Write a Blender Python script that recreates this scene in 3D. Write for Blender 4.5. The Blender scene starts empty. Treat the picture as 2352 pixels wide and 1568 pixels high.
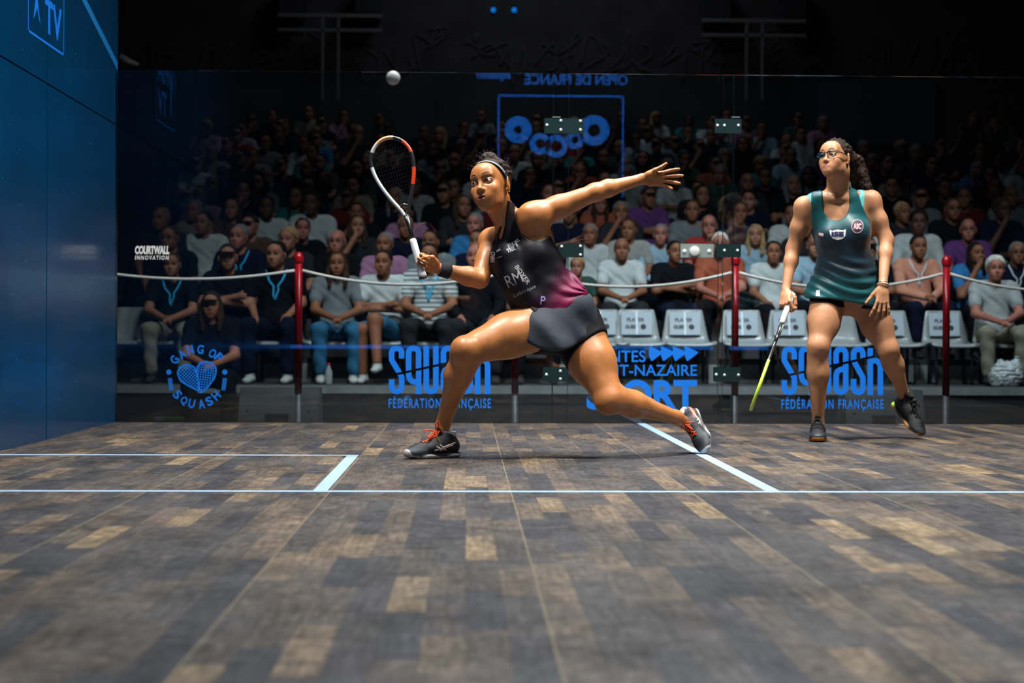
import bpy, bmesh, math, random, time
import numpy as np
from mathutils import Vector, Matrix, Euler
from mathutils.bvhtree import BVHTree
T0 = time.time()
sc = bpy.context.scene
COL = sc.collection
PI = math.pi
W, H = 2352, 1568

# ------------------------------------------------------------------ camera
# court frame: X across the court from the left wall, Y depth (0 = back glass wall), Z up
CAM_F = 3720.0
CAM_P = Vector((2.1288, -9.8831, 0.5469))
YAW, PITCH, ROLL = -0.0282, -0.0049, -0.0039
def _cam_axes():
    Rz = Matrix.Rotation(YAW, 3, 'Z'); Rx = Matrix.Rotation(PITCH, 3, 'X'); Ry = Matrix.Rotation(ROLL, 3, 'Y')
    return Rz @ Rx @ Ry
RC = _cam_axes()
cd = bpy.data.cameras.new('camera'); cam = bpy.data.objects.new('camera', cd); COL.objects.link(cam)
ax, fw, up = RC.col[0], RC.col[1], RC.col[2]
m3 = Matrix((ax, up, -fw)).transposed()
cam.matrix_world = Matrix.Translation(CAM_P) @ m3.to_4x4()
cd.sensor_width = 36.0
cd.lens = 36.0 * CAM_F / W
cd.clip_start = 0.05; cd.clip_end = 200
cd.dof.use_dof = True
cd.dof.focus_distance = 7.15
cd.dof.aperture_fstop = 2.9
sc.camera = cam
sc.view_settings.view_transform = 'Standard'
sc.view_settings.look = 'None'
sc.view_settings.exposure = 0.0
sc.view_settings.gamma = 1.0
sc.view_settings.use_curve_mapping = False
sc.cycles.max_bounces = 8
sc.cycles.transparent_max_bounces = 24
sc.cycles.glossy_bounces = 3
sc.cycles.sample_clamp_indirect = 4.0
sc.cycles.use_denoising = True

def U(px, py, Y):
    """point at depth Y that the photograph shows at pixel px, py"""
    d = RC @ Vector(((px - W / 2) / CAM_F, 1.0, (H / 2 - py) / CAM_F))
    t = (Y - CAM_P.y) / d.y
    return CAM_P + d * t
def G(px, py, z=0.0):
    d = RC @ Vector(((px - W / 2) / CAM_F, 1.0, (H / 2 - py) / CAM_F))
    return CAM_P + d * ((z - CAM_P.z) / d.z)
def cam_px(P):
    v = RC.transposed() @ (Vector(P) - CAM_P); return (W / 2 + CAM_F * v.x / v.y, H / 2 - CAM_F * v.z / v.y)
def XW(px, X):
    d = RC @ Vector(((px - W / 2) / CAM_F, 1.0, 0))
    return CAM_P.y + d.y * ((X - CAM_P.x) / d.x)

# ------------------------------------------------------------------ world + lamps
wd = bpy.data.worlds.new('hall_dark'); sc.world = wd; wd.use_nodes = True
wd.node_tree.nodes['Background'].inputs[0].default_value = (0.020, 0.026, 0.040, 1)
wd.node_tree.nodes['Background'].inputs[1].default_value = 0.12
def area_light(name, loc, aim, size, power, col, spread=180, sy=None):
    l = bpy.data.lights.new(name, 'AREA'); l.energy = power; l.color = col
    l.shape = 'RECTANGLE'; l.size = size; l.size_y = sy or size; l.spread = math.radians(spread)
    o = bpy.data.objects.new(name, l); COL.objects.link(o); o.location = loc
    o.rotation_euler = (Vector(aim) - Vector(loc)).to_track_quat('-Z', 'Y').to_euler()
    return o
# rig of flood lamps hanging above the court
area_light('court_floodlight', (1.0, -3.6, 6.2), (2.6, -2.5, 0.4), 0.6, 170, (1.0, 0.92, 0.82), 100)
area_light('court_floodlight', (5.0, -3.3, 6.2), (3.6, -2.3, 0.4), 0.6, 190, (1.0, 0.93, 0.85), 100)
area_light('court_floodlight', (3.0, -1.0, 6.6), (3.0, -2.2, 0.0), 0.8, 130, (0.94, 0.96, 1.0), 90, 2.0)
area_light('court_floodlight', (3.2, -6.9, 6.6), (3.2, -6.6, 0.0), 1.6, 105, (0.84, 0.92, 1.0), 75, 3.0)
area_light('front_wall_floodlight', (3.2, -7.6, 6.2), (3.2, -9.75, 2.2), 1.0, 170, (0.92, 0.96, 1.0), 75, .6)
# weak fill lights added over the stand, imitating spill from the court lamps
area_light('hall_fill', (1.2, 1.5, 5.2), (1.7, 5.0, 0.4), 0.8, 34, (0.90, 0.95, 1.0), 70)
area_light('hall_fill', (4.4, 1.5, 5.2), (4.4, 5.2, 0.4), 0.8, 66, (0.90, 0.95, 1.0), 75)
area_light('hall_fill', (7.0, 1.8, 5.2), (7.0, 5.2, 0.4), 0.8, 22, (0.90, 0.95, 1.0), 70)
area_light('hall_fill', (3.4, 8.5, 9.0), (3.4, 11.5, 2.5), 1.5, 22, (0.85, 0.90, 1.0), 120)  # added broad fill that keeps the upper rows faintly visible
area_light('hall_fill', (3.4, 15.5, 10.5), (3.4, 20.0, 5.0), 2.5, 60, (0.9, 0.92, 1.0), 150)  # added fill that lifts the dark hall wall behind the stand

# ------------------------------------------------------------------ materials
def mat(name, col=(0.5, 0.5, 0.5), rough=0.6, metal=0.0, spec=0.5, coat=0.0, sss=0.0, bump=None, noise=None, attr=None, objcol=False, alpha=None, sheen=0.0, coatr=0.2):
    """noise = (scale, amount): colour mottling; bump = (scale, strength); attr: colour from a vertex attribute"""
    m = bpy.data.materials.new(name); m.use_nodes = True
    nt = m.node_tree; n = nt.nodes; L = nt.links
    b = n['Principled BSDF']
    b.inputs['Roughness'].default_value = rough; b.inputs['Metallic'].default_value = metal
    b.inputs['Specular IOR Level'].default_value = spec
    b.inputs['Coat Weight'].default_value = coat; b.inputs['Coat Roughness'].default_value = coatr
    b.inputs['Sheen Weight'].default_value = sheen
    if sss:
        b.inputs['Subsurface Weight'].default_value = sss
        b.inputs['Subsurface Radius'].default_value = (1.0, 0.35, 0.2)
        b.inputs['Subsurface Scale'].default_value = 0.012
    c4 = (*col, 1)
    b.inputs['Base Color'].default_value = c4
    src = None
    if attr:
        a = n.new('ShaderNodeAttribute'); a.attribute_name = attr; src = a.outputs['Color']
    elif objcol:
        a = n.new('ShaderNodeObjectInfo'); src = a.outputs['Color']
    tc = n.new('ShaderNodeTexCoord')
    if noise:
        t = n.new('ShaderNodeTexNoise'); t.inputs['Scale'].default_value = noise[0]; t.inputs['Detail'].default_value = 5
        L.new(tc.outputs['Object'], t.inputs['Vector'])
        mr = n.new('ShaderNodeMapRange'); mr.inputs[1].default_value = 0.3; mr.inputs[2].default_value = 0.7
        mr.inputs[3].default_value = 1 - noise[1]; mr.inputs[4].default_value = 1 + noise[1]
        L.new(t.outputs['Fac'], mr.inputs[0])
        mx = n.new('ShaderNodeMix'); mx.data_type = 'RGBA'; mx.blend_type = 'MULTIPLY'; mx.inputs[0].default_value = 1
        if src: L.new(src, mx.inputs[6])
        else: mx.inputs[6].default_value = c4
        L.new(mr.outputs[0], mx.inputs[7]); src = mx.outputs[2]
    if src: L.new(src, b.inputs['Base Color'])
    if bump:
        t = n.new('ShaderNodeTexNoise'); t.inputs['Scale'].default_value = bump[0]; t.inputs['Detail'].default_value = 6
        L.new(tc.outputs['Object'], t.inputs['Vector'])
        bp = n.new('ShaderNodeBump'); bp.inputs['Strength'].default_value = bump[1]; bp.inputs['Distance'].default_value = 0.004
        L.new(t.outputs['Fac'], bp.inputs['Height']); L.new(bp.outputs[0], b.inputs['Normal'])
    return m
def glass_mat(name, tint, gloss_tint=(1, 1, 1), ior=1.5, rough=0.0):
    m = bpy.data.materials.new(name); m.use_nodes = True
    nt = m.node_tree; n = nt.nodes; L = nt.links; n.remove(n['Principled BSDF'])
    tr = n.new('ShaderNodeBsdfTransparent'); tr.inputs[0].default_value = (*tint, 1)
    gl = n.new('ShaderNodeBsdfGlossy'); gl.inputs['Roughness'].default_value = rough; gl.inputs[0].default_value = (*gloss_tint, 1)
    fr = n.new('ShaderNodeFresnel'); fr.inputs[0].default_value = ior
    mx = n.new('ShaderNodeMixShader'); L.new(fr.outputs[0], mx.inputs[0]); L.new(tr.outputs[0], mx.inputs[1]); L.new(gl.outputs[0], mx.inputs[2])
    L.new(mx.outputs[0], n['Material Output'].inputs[0])
    return m
def emit_mat(name, col, st):
    m = bpy.data.materials.new(name); m.use_nodes = True
    b = m.node_tree.nodes['Principled BSDF']; b.inputs['Base Color'].default_value = (*col, 1)
    b.inputs['Emission Color'].default_value = (*col, 1); b.inputs['Emission Strength'].default_value = st
    return m

# ------------------------------------------------------------------ objects
def tag(o, label=None, cat=None, group=None, kind=None):
    if label: o['label'] = label
    if cat: o['category'] = cat
    if group: o['group'] = group
    if kind: o['kind'] = kind
    return o
def empty(name, loc=(0, 0, 0), label=None, cat=None, group=None, rz=0):
    o = bpy.data.objects.new(name, None); COL.objects.link(o); o.location = loc; o.rotation_euler = (0, 0, rz)
    o.empty_display_size = 0.1
    return tag(o, label, cat, group)
def link(name, me, m=None, parent=None, world=False):
    """world=True: mesh coordinates are world coordinates although the parent stands elsewhere"""
    o = bpy.data.objects.new(name, me); COL.objects.link(o)
    if m is not None and not me.materials: me.materials.append(m)
    if parent is not None:
        o.parent = parent
        if world:
            o.matrix_parent_inverse = Matrix.Identity(4)
            o.matrix_basis = wmat(parent).inverted()
    return o
def wmat(o):
    b = Matrix.LocRotScale(o.location, o.rotation_euler, o.scale)
    if o.parent: return wmat(o.parent) @ o.matrix_parent_inverse @ b
    return b
class MB:
    """mesh builder"""
    def __init__(s): s.v = []; s.f = []; s.mi = []; s.sm = []; s.cur = 0
    def add(s, vs, fs, smooth=False):
        o = len(s.v); s.v += [tuple(v) for v in vs]
        for f in fs: s.f.append([i + o for i in f]); s.mi.append(s.cur); s.sm.append(smooth)
        return s
    def box(s, lo, hi, M=None):
        x0, y0, z0 = lo; x1, y1, z1 = hi
        vs = [Vector(p) for p in ((x0, y0, z0), (x1, y0, z0), (x1, y1, z0), (x0, y1, z0), (x0, y0, z1), (x1, y0, z1), (x1, y1, z1), (x0, y1, z1))]
        if M: vs = [M @ v for v in vs]
        return s.add(vs, [(0, 3, 2, 1), (4, 5, 6, 7), (0, 1, 5, 4), (1, 2, 6, 5), (2, 3, 7, 6), (3, 0, 4, 7)])
    def rbox(s, lo, hi, r, M=None, seg=3):
        """box with rounded vertical (Y-axis) silhouette: rounded rectangle in XZ extruded along Y"""
        x0, y0, z0 = lo; x1, y1, z1 = hi; pts = []
        for cx, cz, a0 in ((x1 - r, z1 - r, 0), (x0 + r, z1 - r, 90), (x0 + r, z0 + r, 180), (x1 - r, z0 + r, 270)):
            for i in range(seg + 1):
                a = math.radians(a0 + 90 * i / seg); pts.append((cx + r * math.cos(a), cz + r * math.sin(a)))
        return s.prism(pts, y0, y1, M)
    def prism(s, pts, y0, y1, M=None, smooth=False):
        n = len(pts); vs = [Vector((x, y0, z)) for x, z in pts] + [Vector((x, y1, z)) for x, z in pts]
        if M: vs = [M @ v for v in vs]
        fs = [tuple(range(n)), tuple(range(2 * n - 1, n - 1, -1))]
        fs += [(i, i + n, (i + 1) % n + n, (i + 1) % n) for i in range(n)]
        return s.add(vs, fs, smooth)
    def tube(s, pts, r, n=8, closed=False, caps=True, flat=None):
        """tube through points; r a number or list; flat=(axis, factor)"""
        P = [Vector(p) for p in pts]; k = len(P)
        rr = r if isinstance(r, (list, tuple)) else [r] * k
        up = None; vs = []
        for i in range(k):
            if closed: t = P[(i + 1) % k] - P[i - 1]
            else: t = P[min(i + 1, k - 1)] - P[max(i - 1, 0)]
            if t.length < 1e-9: t = Vector((0, 0, 1))
            t.normalize()
            if up is None: up = t.orthogonal().normalized()
            up = (up - t * up.dot(t))
            up = up.normalized() if up.length > 1e-6 else t.orthogonal().normalized()
            b = t.cross(up)
            for j in range(n):
                a = 2 * PI * j / n; q = (up * math.cos(a) + b * math.sin(a)) * rr[i]
                if flat:
                    fa = Vector(flat[0]); q = q - fa * q.dot(fa) * (1 - flat[1])
                vs.append(P[i] + q)
        fs = []
        for i in range(k if closed else k - 1):
            for j in range(n):
                a = i * n + j; b_ = i * n + (j + 1) % n; c = ((i + 1) % k) * n + (j + 1) % n; d = ((i + 1) % k) * n + j
                fs.append((a, b_, c, d))
        if caps and not closed: fs += [tuple(range(n - 1, -1, -1)), tuple(range((k - 1) * n, k * n))]
        return s.add(vs, fs, True)
    def ball(s, c, r, nu=12, nv=8, M=None):
        vs = []; fs = []; r3 = r if isinstance(r, (tuple, list)) else (r, r, r)
        for i in range(nv + 1):
            th = PI * i / nv
            for j in range(nu):
                ph = 2 * PI * j / nu
                v = Vector((r3[0] * math.sin(th) * math.cos(ph), r3[1] * math.sin(th) * math.sin(ph), r3[2] * math.cos(th)))
                if M: v = M @ v
                vs.append(v + Vector(c))
        for i in range(nv):
            for j in range(nu):
                fs.append((i * nu + j, (i + 1) * nu + j, (i + 1) * nu + (j + 1) % nu, i * nu + (j + 1) % nu))
        return s.add(vs, fs, True)
    def lathe(s, prof, n=20, M=None):
        """prof: (radius, height) around Z"""
        vs = []; k = len(prof)
        for r, z in prof:
            for j in range(n):
                a = 2 * PI * j / n; v = Vector((r * math.cos(a), r * math.sin(a), z)); vs.append(M @ v if M else v)
        fs = [(i * n + j, i * n + (j + 1) % n, (i + 1) * n + (j + 1) % n, (i + 1) * n + j) for i in range(k - 1) for j in range(n)]
        return s.add(vs, fs, True)
    def mesh(s, name):
        me = bpy.data.meshes.new(name); me.from_pydata(s.v, [], s.f)
        me.polygons.foreach_set('material_index', s.mi); me.polygons.foreach_set('use_smooth', s.sm); me.update()
        bm = bmesh.new(); bm.from_mesh(me); bmesh.ops.remove_doubles(bm, verts=bm.verts, dist=1e-6)
        bmesh.ops.recalc_face_normals(bm, faces=bm.faces); bm.to_mesh(me); bm.free()
        return me
    def obj(s, name, m, parent=None, world=False):
        me = s.mesh(name)
        for x in (m if isinstance(m, (list, tuple)) else [m]): me.materials.append(x)
        return link(name, me, None, parent, world)
def smooth_path(pts, n=6):
    """Catmull-Rom through points"""
    P = [Vector(p) for p in pts]; out = []
    for i in range(len(P) - 1):
        a, b, c, d = P[max(i - 1, 0)], P[i], P[i + 1], P[min(i + 2, len(P) - 1)]
        for j in range(n):
            t = j / n
            out.append(0.5 * ((2 * b) + (c - a) * t + (2 * a - 5 * b + 4 * c - d) * t * t + (3 * b - a - 3 * c + d) * t ** 3))
    return out + [P[-1]]

# text -> flat polygons, fitted in a w x h rectangle (local x right, z up, centred unless corner)
def text_mesh(txt, w, h, th=0.0, bold=0.0, shear=0.0, fit=True, spacing=1.0, res=6):
    cu = bpy.data.curves.new('t', 'FONT'); cu.body = txt; cu.offset = bold; cu.shear = shear; cu.resolution_u = res
    cu.space_character = spacing
    ob = bpy.data.objects.new('t', cu); COL.objects.link(ob)
    bpy.context.view_layer.update()
    dg = bpy.context.evaluated_depsgraph_get(); me = bpy.data.meshes.new_from_object(ob.evaluated_get(dg))
    vs = np.array([v.co[:] for v in me.vertices]); fs = [tuple(p.vertices) for p in me.polygons]
    bpy.data.objects.remove(ob); bpy.data.curves.remove(cu); bpy.data.meshes.remove(me)
    lo, hi = vs.min(0), vs.max(0); s = (hi - lo)
    sx = w / s[0]; sz = h / s[1] if fit else sx
    out = [((v[0] - (lo[0] + hi[0]) / 2) * sx, 0.0, (v[1] - (lo[1] + hi[1]) / 2) * sz) for v in vs]
    return out, fs
def add_text(mb, txt, M, w, h, **k):
    vs, fs = text_mesh(txt, w, h, **k)
    mb.add([M @ Vector(v) for v in vs], fs)

# ------------------------------------------------------------------ signed-distance modelling
class SDF:
    def __init__(s): s.P = []; s.M = Matrix.Identity(4)
    def _pt(s, p): return np.array((s.M @ Vector(p))[:], np.float32)
    def _sc(s): return abs(s.M.to_scale()[0])
    def cone(s, a, b, ra, rb, k=0.02, op='+', n=None, f=1.0):
        q = s._sc(); A, B = s._pt(a), s._pt(b); ra *= q; rb *= q
        N = None
        if n is not None: N = np.array((s.M.to_3x3() @ Vector(n)).normalized()[:], np.float32)
        R = max(ra, rb) * max(1, f)
        s.P.append(dict(t='c', a=A, b=B, ra=ra, rb=rb, k=k * q, op=op, n=N, f=f, lo=np.minimum(A, B) - R, hi=np.maximum(A, B) + R)); return s
    def ball(s, c, r, k=0.02, op='+'): return s.cone(c, c, r, r, k, op)
    def ell(s, c, r, k=0.02, op='+', rot=None):
        q = s._sc(); C = s._pt(c)
        R = s.M.to_3x3().normalized()
        if rot: R = R @ Euler([math.radians(x) for x in rot]).to_matrix()
        r = np.array(r, np.float32) * q; e = float(r.max())
        s.P.append(dict(t='e', c=C, R=np.array(R, np.float32), r=r, k=k * q, op=op, lo=C - e, hi=C + e)); return s
    def plane(s, p, n, k=0.004):
        """keep the side the normal points away from"""
        p = s._pt(p); n = np.array((s.M.to_3x3() @ Vector(n)).normalized()[:], np.float32)
        s.P.append(dict(t='p', p=p, n=n, k=k, op='&')); return s
    def disp(s, fn, lo=None, hi=None): s.P.append(dict(t='d', fn=fn, op='d', k=0)); return s
    def chain(s, pts, k=0.02, n=None, f=1.0, op='+'):
        for (a, ra), (b, rb) in zip(pts[:-1], pts[1:]): s.cone(a, b, ra, rb, k, op, n, f)
        return s
    def take(s, other, g=0.0, idx=None):
        for i, p in enumerate(other.P):
            if (idx is None or i in idx) and p['op'] == '+':
                q = dict(p)
                if q['t'] == 'c': q['ra'] += g; q['rb'] += g
                if q['t'] == 'e': q['r'] = q['r'] + g
                q['lo'] = q['lo'] - g; q['hi'] = q['hi'] + g; s.P.append(q)
        return s
    def one(s, p, X):
        if p['t'] == 'c':
            ba = p['b'] - p['a']; pa = X - p['a']; L2 = float(ba @ ba)
            if L2 > 1e-12:
                t = np.clip(pa @ ba / L2, 0, 1); q = pa - t[:, None] * ba; r = p['ra'] + (p['rb'] - p['ra']) * t
            else: q = pa; r = p['ra']
            d2 = np.einsum('ij,ij->i', q, q)
            if p['n'] is not None: d2 = d2 + (1 / p['f'] ** 2 - 1) * (q @ p['n']) ** 2
            return np.sqrt(d2) - r
        if p['t'] == 'e':
            q = (X - p['c']) @ p['R']; a = q / p['r']; k0 = np.sqrt((a * a).sum(1)); b = a / p['r']; k1 = np.sqrt((b * b).sum(1)) + 1e-9
            return k0 * (k0 - 1) / k1
        if p['t'] == 'f': return p['fn'](X)
        if p['t'] == 'p': return (X - p['p']) @ p['n']
    def eval(s, X, idx=None):
        d = np.full(len(X), 1.0, np.float32)
        for i in (range(len(s.P)) if idx is None else idx):
            p = s.P[i]
            if p['t'] == 'd': d = d + p['fn'](X); continue
            e = s.one(p, X); k = max(p['k'], 1e-5)
            if p['op'] == '+':
                h = np.maximum(k - np.abs(d - e), 0) / k; d = np.minimum(d, e) - h * h * k * 0.25
            else:
                if p['op'] == '-': e = -e
                h = np.maximum(k - np.abs(d - e), 0) / k; d = np.maximum(d, e) + h * h * k * 0.25
        return d
    def bounds(s):
        lo = np.min([p['lo'] for p in s.P if p['op'] == '+'], 0); hi = np.max([p['hi'] for p in s.P if p['op'] == '+'], 0)
        return lo, hi
    def arrays(s, h, lo=None, hi=None, skip=()):
        """surface nets; skip = boxes left to a finer grid"""
        if lo is None: lo, hi = s.bounds(); lo = lo - 3 * h; hi = hi + 3 * h
        lo = np.array(lo, np.float32); hi = np.array(hi, np.float32)
        n = np.ceil((hi - lo) / h).astype(int) + 2; B = 24
        F = np.full(n, 1.0, np.float32)
        for i in range(0, n[0], B):
            for j in range(0, n[1], B):
                for k in range(0, n[2], B):
                    e = np.minimum((i + B, j + B, k + B), n); a = lo + np.array((i, j, k)) * h; b = lo + e * h
                    idx = []; hit = False
                    for q, p in enumerate(s.P):
                        if 'lo' not in p: idx.append(q); continue
                        m = p['k'] + 2 * h + (0.012 if p['t'] == 'c' and p['f'] != 1 else 0)
                        if np.all(p['lo'] - m <= b) and np.all(p['hi'] + m >= a):
                            idx.append(q); hit |= p['op'] == '+'
                    if not hit: continue
                    g = np.meshgrid(*[np.arange(c0, c1, dtype=np.float32) for c0, c1 in zip((i, j, k), e)], indexing='ij')
                    X = np.stack([x.ravel() for x in g], 1) * h + lo
                    F[i:e[0], j:e[1], k:e[2]] = s.eval(X.astype(np.float32), idx).reshape(e[0] - i, e[1] - j, e[2] - k)
        S = F < 0
        c = sum(S[a:n[0] - 1 + a, b:n[1] - 1 + b, d:n[2] - 1 + d].astype(np.int8) for a in (0, 1) for b in (0, 1) for d in (0, 1))
        act = (c > 0) & (c < 8)
        I = np.argwhere(act); vid = np.full(act.shape, -1, np.int32); vid[act] = np.arange(len(I))
        cor = [(a, b, d) for a in (0, 1) for b in (0, 1) for d in (0, 1)]
        V = np.stack([F[I[:, 0] + a, I[:, 1] + b, I[:, 2] + d] for a, b, d in cor], 1)
        acc = np.zeros((len(I), 3)); cnt = np.zeros(len(I))
        for x in range(8):
            for y in range(x + 1, 8):
                if sum(abs(cor[x][q] - cor[y][q]) for q in range(3)) != 1: continue
                va, vb = V[:, x], V[:, y]; m = (va < 0) != (vb < 0)
                t = np.where(m, va / np.where(m, va - vb, 1), 0)[:, None]
                p = np.array(cor[x]) + t * (np.array(cor[y]) - np.array(cor[x]))
                acc += p * m[:, None]; cnt += m
        verts = lo + h * (I + acc / cnt[:, None])
        quads = []
        for axis in range(3):
            o1, o2 = [(1, 2), (2, 0), (0, 1)][axis]
            sl = [slice(None)] * 3; sl2 = [slice(None)] * 3; sl[axis] = slice(0, -1); sl2[axis] = slice(1, None)
            ch = S[tuple(sl)] != S[tuple(sl2)]; E = np.argwhere(ch)
            E = E[(E[:, o1] > 0) & (E[:, o2] > 0) & (E[:, o1] < n[o1] - 1) & (E[:, o2] < n[o2] - 1)]
            u = np.zeros(3, int); v = np.zeros(3, int); u[o1] = 1; v[o2] = 1
            q = np.stack([vid[tuple((E - u - v).T)], vid[tuple((E - v).T)], vid[tuple(E.T)], vid[tuple((E - u).T)]], 1)
            fl = S[tuple(E.T)]; q[~fl] = q[~fl][:, ::-1]; quads.append(q)
        Q = np.concatenate(quads)
        if skip:
            ctr = verts[Q].mean(1); keep = np.ones(len(Q), bool)
            for a, b in skip: keep &= ~np.all((ctr > np.array(a) + h) & (ctr < np.array(b) - h), axis=1)
            Q = Q[keep]
        return verts.astype(np.float32), Q
def sdf_mesh(name, s, h, fine=(), color=None, cut=None):
    """fine = [(lo, hi, voxel)]; one mesh object data"""
    parts = [s.arrays(h, skip=[(a, b) for a, b, _ in fine])] + [s.arrays(v, a, b) for a, b, v in fine]
    vs = []; qs = []; o = 0
    for v, q in parts: vs.append(v); qs.append(q + o); o += len(v)
    V = np.concatenate(vs); Q = np.concatenate(qs)
    used = np.zeros(len(V), bool); used[Q.ravel()] = True; mp = np.cumsum(used) - 1; V = V[used]; Q = mp[Q]
    me = bpy.data.meshes.new(name)
    me.vertices.add(len(V)); me.vertices.foreach_set('co', V.ravel())
    me.loops.add(Q.size); me.loops.foreach_set('vertex_index', Q.ravel().astype(np.int32))
    me.polygons.add(len(Q)); me.polygons.foreach_set('loop_start', np.arange(0, Q.size, 4, dtype=np.int32))
    me.polygons.foreach_set('use_smooth', np.ones(len(Q), bool))
    me.update(calc_edges=True); me.validate()
    if color is not None:
        C = color(V); at = me.color_attributes.new('Col', 'FLOAT_COLOR', 'POINT')
        at.data.foreach_set('color', np.concatenate([C, np.ones((len(V), 1))], 1).astype(np.float32).ravel())
    return me
def lerp3(a, b, t): t = np.asarray(t)[:, None]; return np.asarray(a) * (1 - t) + np.asarray(b) * t
def sstep(a, b, x): t = np.clip((x - a) / (b - a), 0, 1); return t * t * (3 - 2 * t)

# ------------------------------------------------------------------ court floor
def floor_mat():
    m = bpy.data.materials.new('dark_oak_strips'); m.use_nodes = True
    nt = m.node_tree; n = nt.nodes; L = nt.links; b = n['Principled BSDF']
    def N(t, **k):
        x = n.new(t)
        for a, v in k.items(): setattr(x, a, v)
        return x
    def math_(op, a, b_=None, c=None):
        x = N('ShaderNodeMath', operation=op)
        for i, v in enumerate((a, b_, c)):
            if v is None: continue
            if isinstance(v, (int, float)): x.inputs[i].default_value = v
            else: L.new(v, x.inputs[i])
        return x.outputs[0]
    tc = N('ShaderNodeTexCoord'); sp = N('ShaderNodeSeparateXYZ'); L.new(tc.outputs['Object'], sp.inputs[0])
    X, Y = sp.outputs[0], sp.outputs[1]
    u = math_('DIVIDE', math_('SUBTRACT', X, SEAM0 - 6.25), 0.0781)
    row = math_('FLOOR', u)
    wn = N('ShaderNodeTexWhiteNoise', noise_dimensions='1D'); L.new(row, wn.inputs['W'])
    v = math_('ADD', math_('DIVIDE', Y, 0.46), math_('MULTIPLY', wn.outputs['Value'], 7.3))
    cell = math_('FLOOR', v)
    cb = N('ShaderNodeCombineXYZ'); L.new(row, cb.inputs[0]); L.new(cell, cb.inputs[1])
    w2 = N('ShaderNodeTexWhiteNoise', noise_dimensions='3D'); L.new(cb.outputs[0], w2.inputs['Vector'])
    rp = N('ShaderNodeValToRGB'); L.new(w2.outputs['Value'], rp.inputs[0])
    cr = rp.color_ramp; cr.interpolation = 'LINEAR'
    cols = [(0, (.019, .019, .024)), (.22, (.028, .027, .030)), (.45, (.042, .036, .033)), (.70, (.060, .046, .036)), (.90, (.086, .062, .043)), (.97, (.118, .084, .052)), (1, (.165, .116, .064))]
    while len(cr.elements) < len(cols): cr.elements.new(0.5)
    for e, (p, c) in zip(cr.elements, cols): e.position = p; e.color = (*c, 1)
    def noise(sx, sy, det, sc=1.0, rough=.6):
        mp = N('ShaderNodeMapping'); mp.inputs['Scale'].default_value = (sx, sy, 1); L.new(tc.outputs['Object'], mp.inputs[0])
        t = N('ShaderNodeTexNoise'); t.inputs['Scale'].default_value = sc; t.inputs['Detail'].default_value = det; t.inputs['Roughness'].default_value = rough
        L.new(mp.outputs[0], t.inputs['Vector']); return t.outputs['Fac']
    def mr(x, a, b_, c, d):
        q = N('ShaderNodeMapRange'); L.new(x, q.inputs[0])
        for i, z in enumerate((a, b_, c, d)): q.inputs[i + 1].default_value = z
        return q.outputs[0]
    grain = noise(70, 7, 8); blot = noise(2.2, 2.2, 6); fine = noise(26, 60, 6, 1, .7); cross = noise(9, 34, 5)
    g = math_('MULTIPLY', mr(grain, .3, .72, .50, 1.6), mr(fine, .3, .72, .25, 1.95))
    g = math_('MULTIPLY', g, mr(cross, .3, .7, .55, 1.5))
    g = math_('MULTIPLY', g, mr(noise(6, 3.2, 8, 1, .7), .35, .65, .48, 1.55))
    mul = N('ShaderNodeMix', data_type='RGBA', blend_type='MULTIPLY'); mul.inputs[0].default_value = 1
    L.new(rp.outputs[0], mul.inputs[6]); L.new(g, mul.inputs[7])
    # dust worn into the middle of the boards
    dust = N('ShaderNodeMix', data_type='RGBA', blend_type='MIX'); L.new(math_('MULTIPLY', mr(blot, .42, .66, .0, .62), mr(fine, .3, .7, .25, 1)), dust.inputs[0])
    L.new(mul.outputs[2], dust.inputs[6]); dust.inputs[7].default_value = (.078, .074, .076, 1)
    # seams: thin gaps between strips, pale edge between panels
    fu = math_('ABSOLUTE', math_('SUBTRACT', math_('FRACT', math_('ADD', u, .5)), .5))
    gap = math_('LESS_THAN', fu, .014)
    pu = math_('ABSOLUTE', math_('SUBTRACT', math_('FRACT', math_('ADD', math_('DIVIDE', u, 8), .5)), .5))
    seam = math_('LESS_THAN', pu, .0034)
    fv = math_('ABSOLUTE', math_('SUBTRACT', math_('FRACT', math_('ADD', v, .5)), .5))
    gap = math_('MAXIMUM', gap, math_('LESS_THAN', fv, .003))
    a1 = N('ShaderNodeMix', data_type='RGBA'); L.new(math_('MULTIPLY', gap, .45), a1.inputs[0]); L.new(dust.outputs[2], a1.inputs[6]); a1.inputs[7].default_value = (.02, .018, .016, 1)
    a2 = N('ShaderNodeMix', data_type='RGBA'); L.new(math_('MULTIPLY', seam, mr(fine, .35, .6, .35, 1)), a2.inputs[0]); L.new(a1.outputs[2], a2.inputs[6]); a2.inputs[7].default_value = (.20, .155, .095, 1)
    L.new(a2.outputs[2], b.inputs['Base Color'])
    L.new(mr(fine, .3, .7, .5, .75), b.inputs['Roughness']); b.inputs['Specular IOR Level'].default_value = .26
    bp = N('ShaderNodeBump'); bp.inputs['Strength'].default_value = .25; bp.inputs['Distance'].default_value = .002
    L.new(math_('SUBTRACT', g, math_('MULTIPLY', gap, 2)), bp.inputs['Height']); L.new(bp.outputs[0], b.inputs['Normal'])
    return m
SEAM0 = G(1175, 1129).x
M_line = mat('pale_blue_line_paint', (.27, .40, .56), .55, noise=(30, .10))
M_blackbody = mat('black_slab_edge', (.012, .012, .014), .6)
fl = MB(); fl.box((0, -9.75, -0.22), (6.4, 0.05, 0)); floor = fl.obj('floor', floor_mat()); tag(floor, kind='structure')
def line(x0, y0, x1, y1):
    o = MB().box((x0, y0, 0.0002), (x1, y1, 0.0012)).obj('court_line', M_line, floor)
SL = -4.285
line(0, SL - .025, 6.4, SL + .025)
line(3.175, SL + .0251, 3.225, 0)
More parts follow.
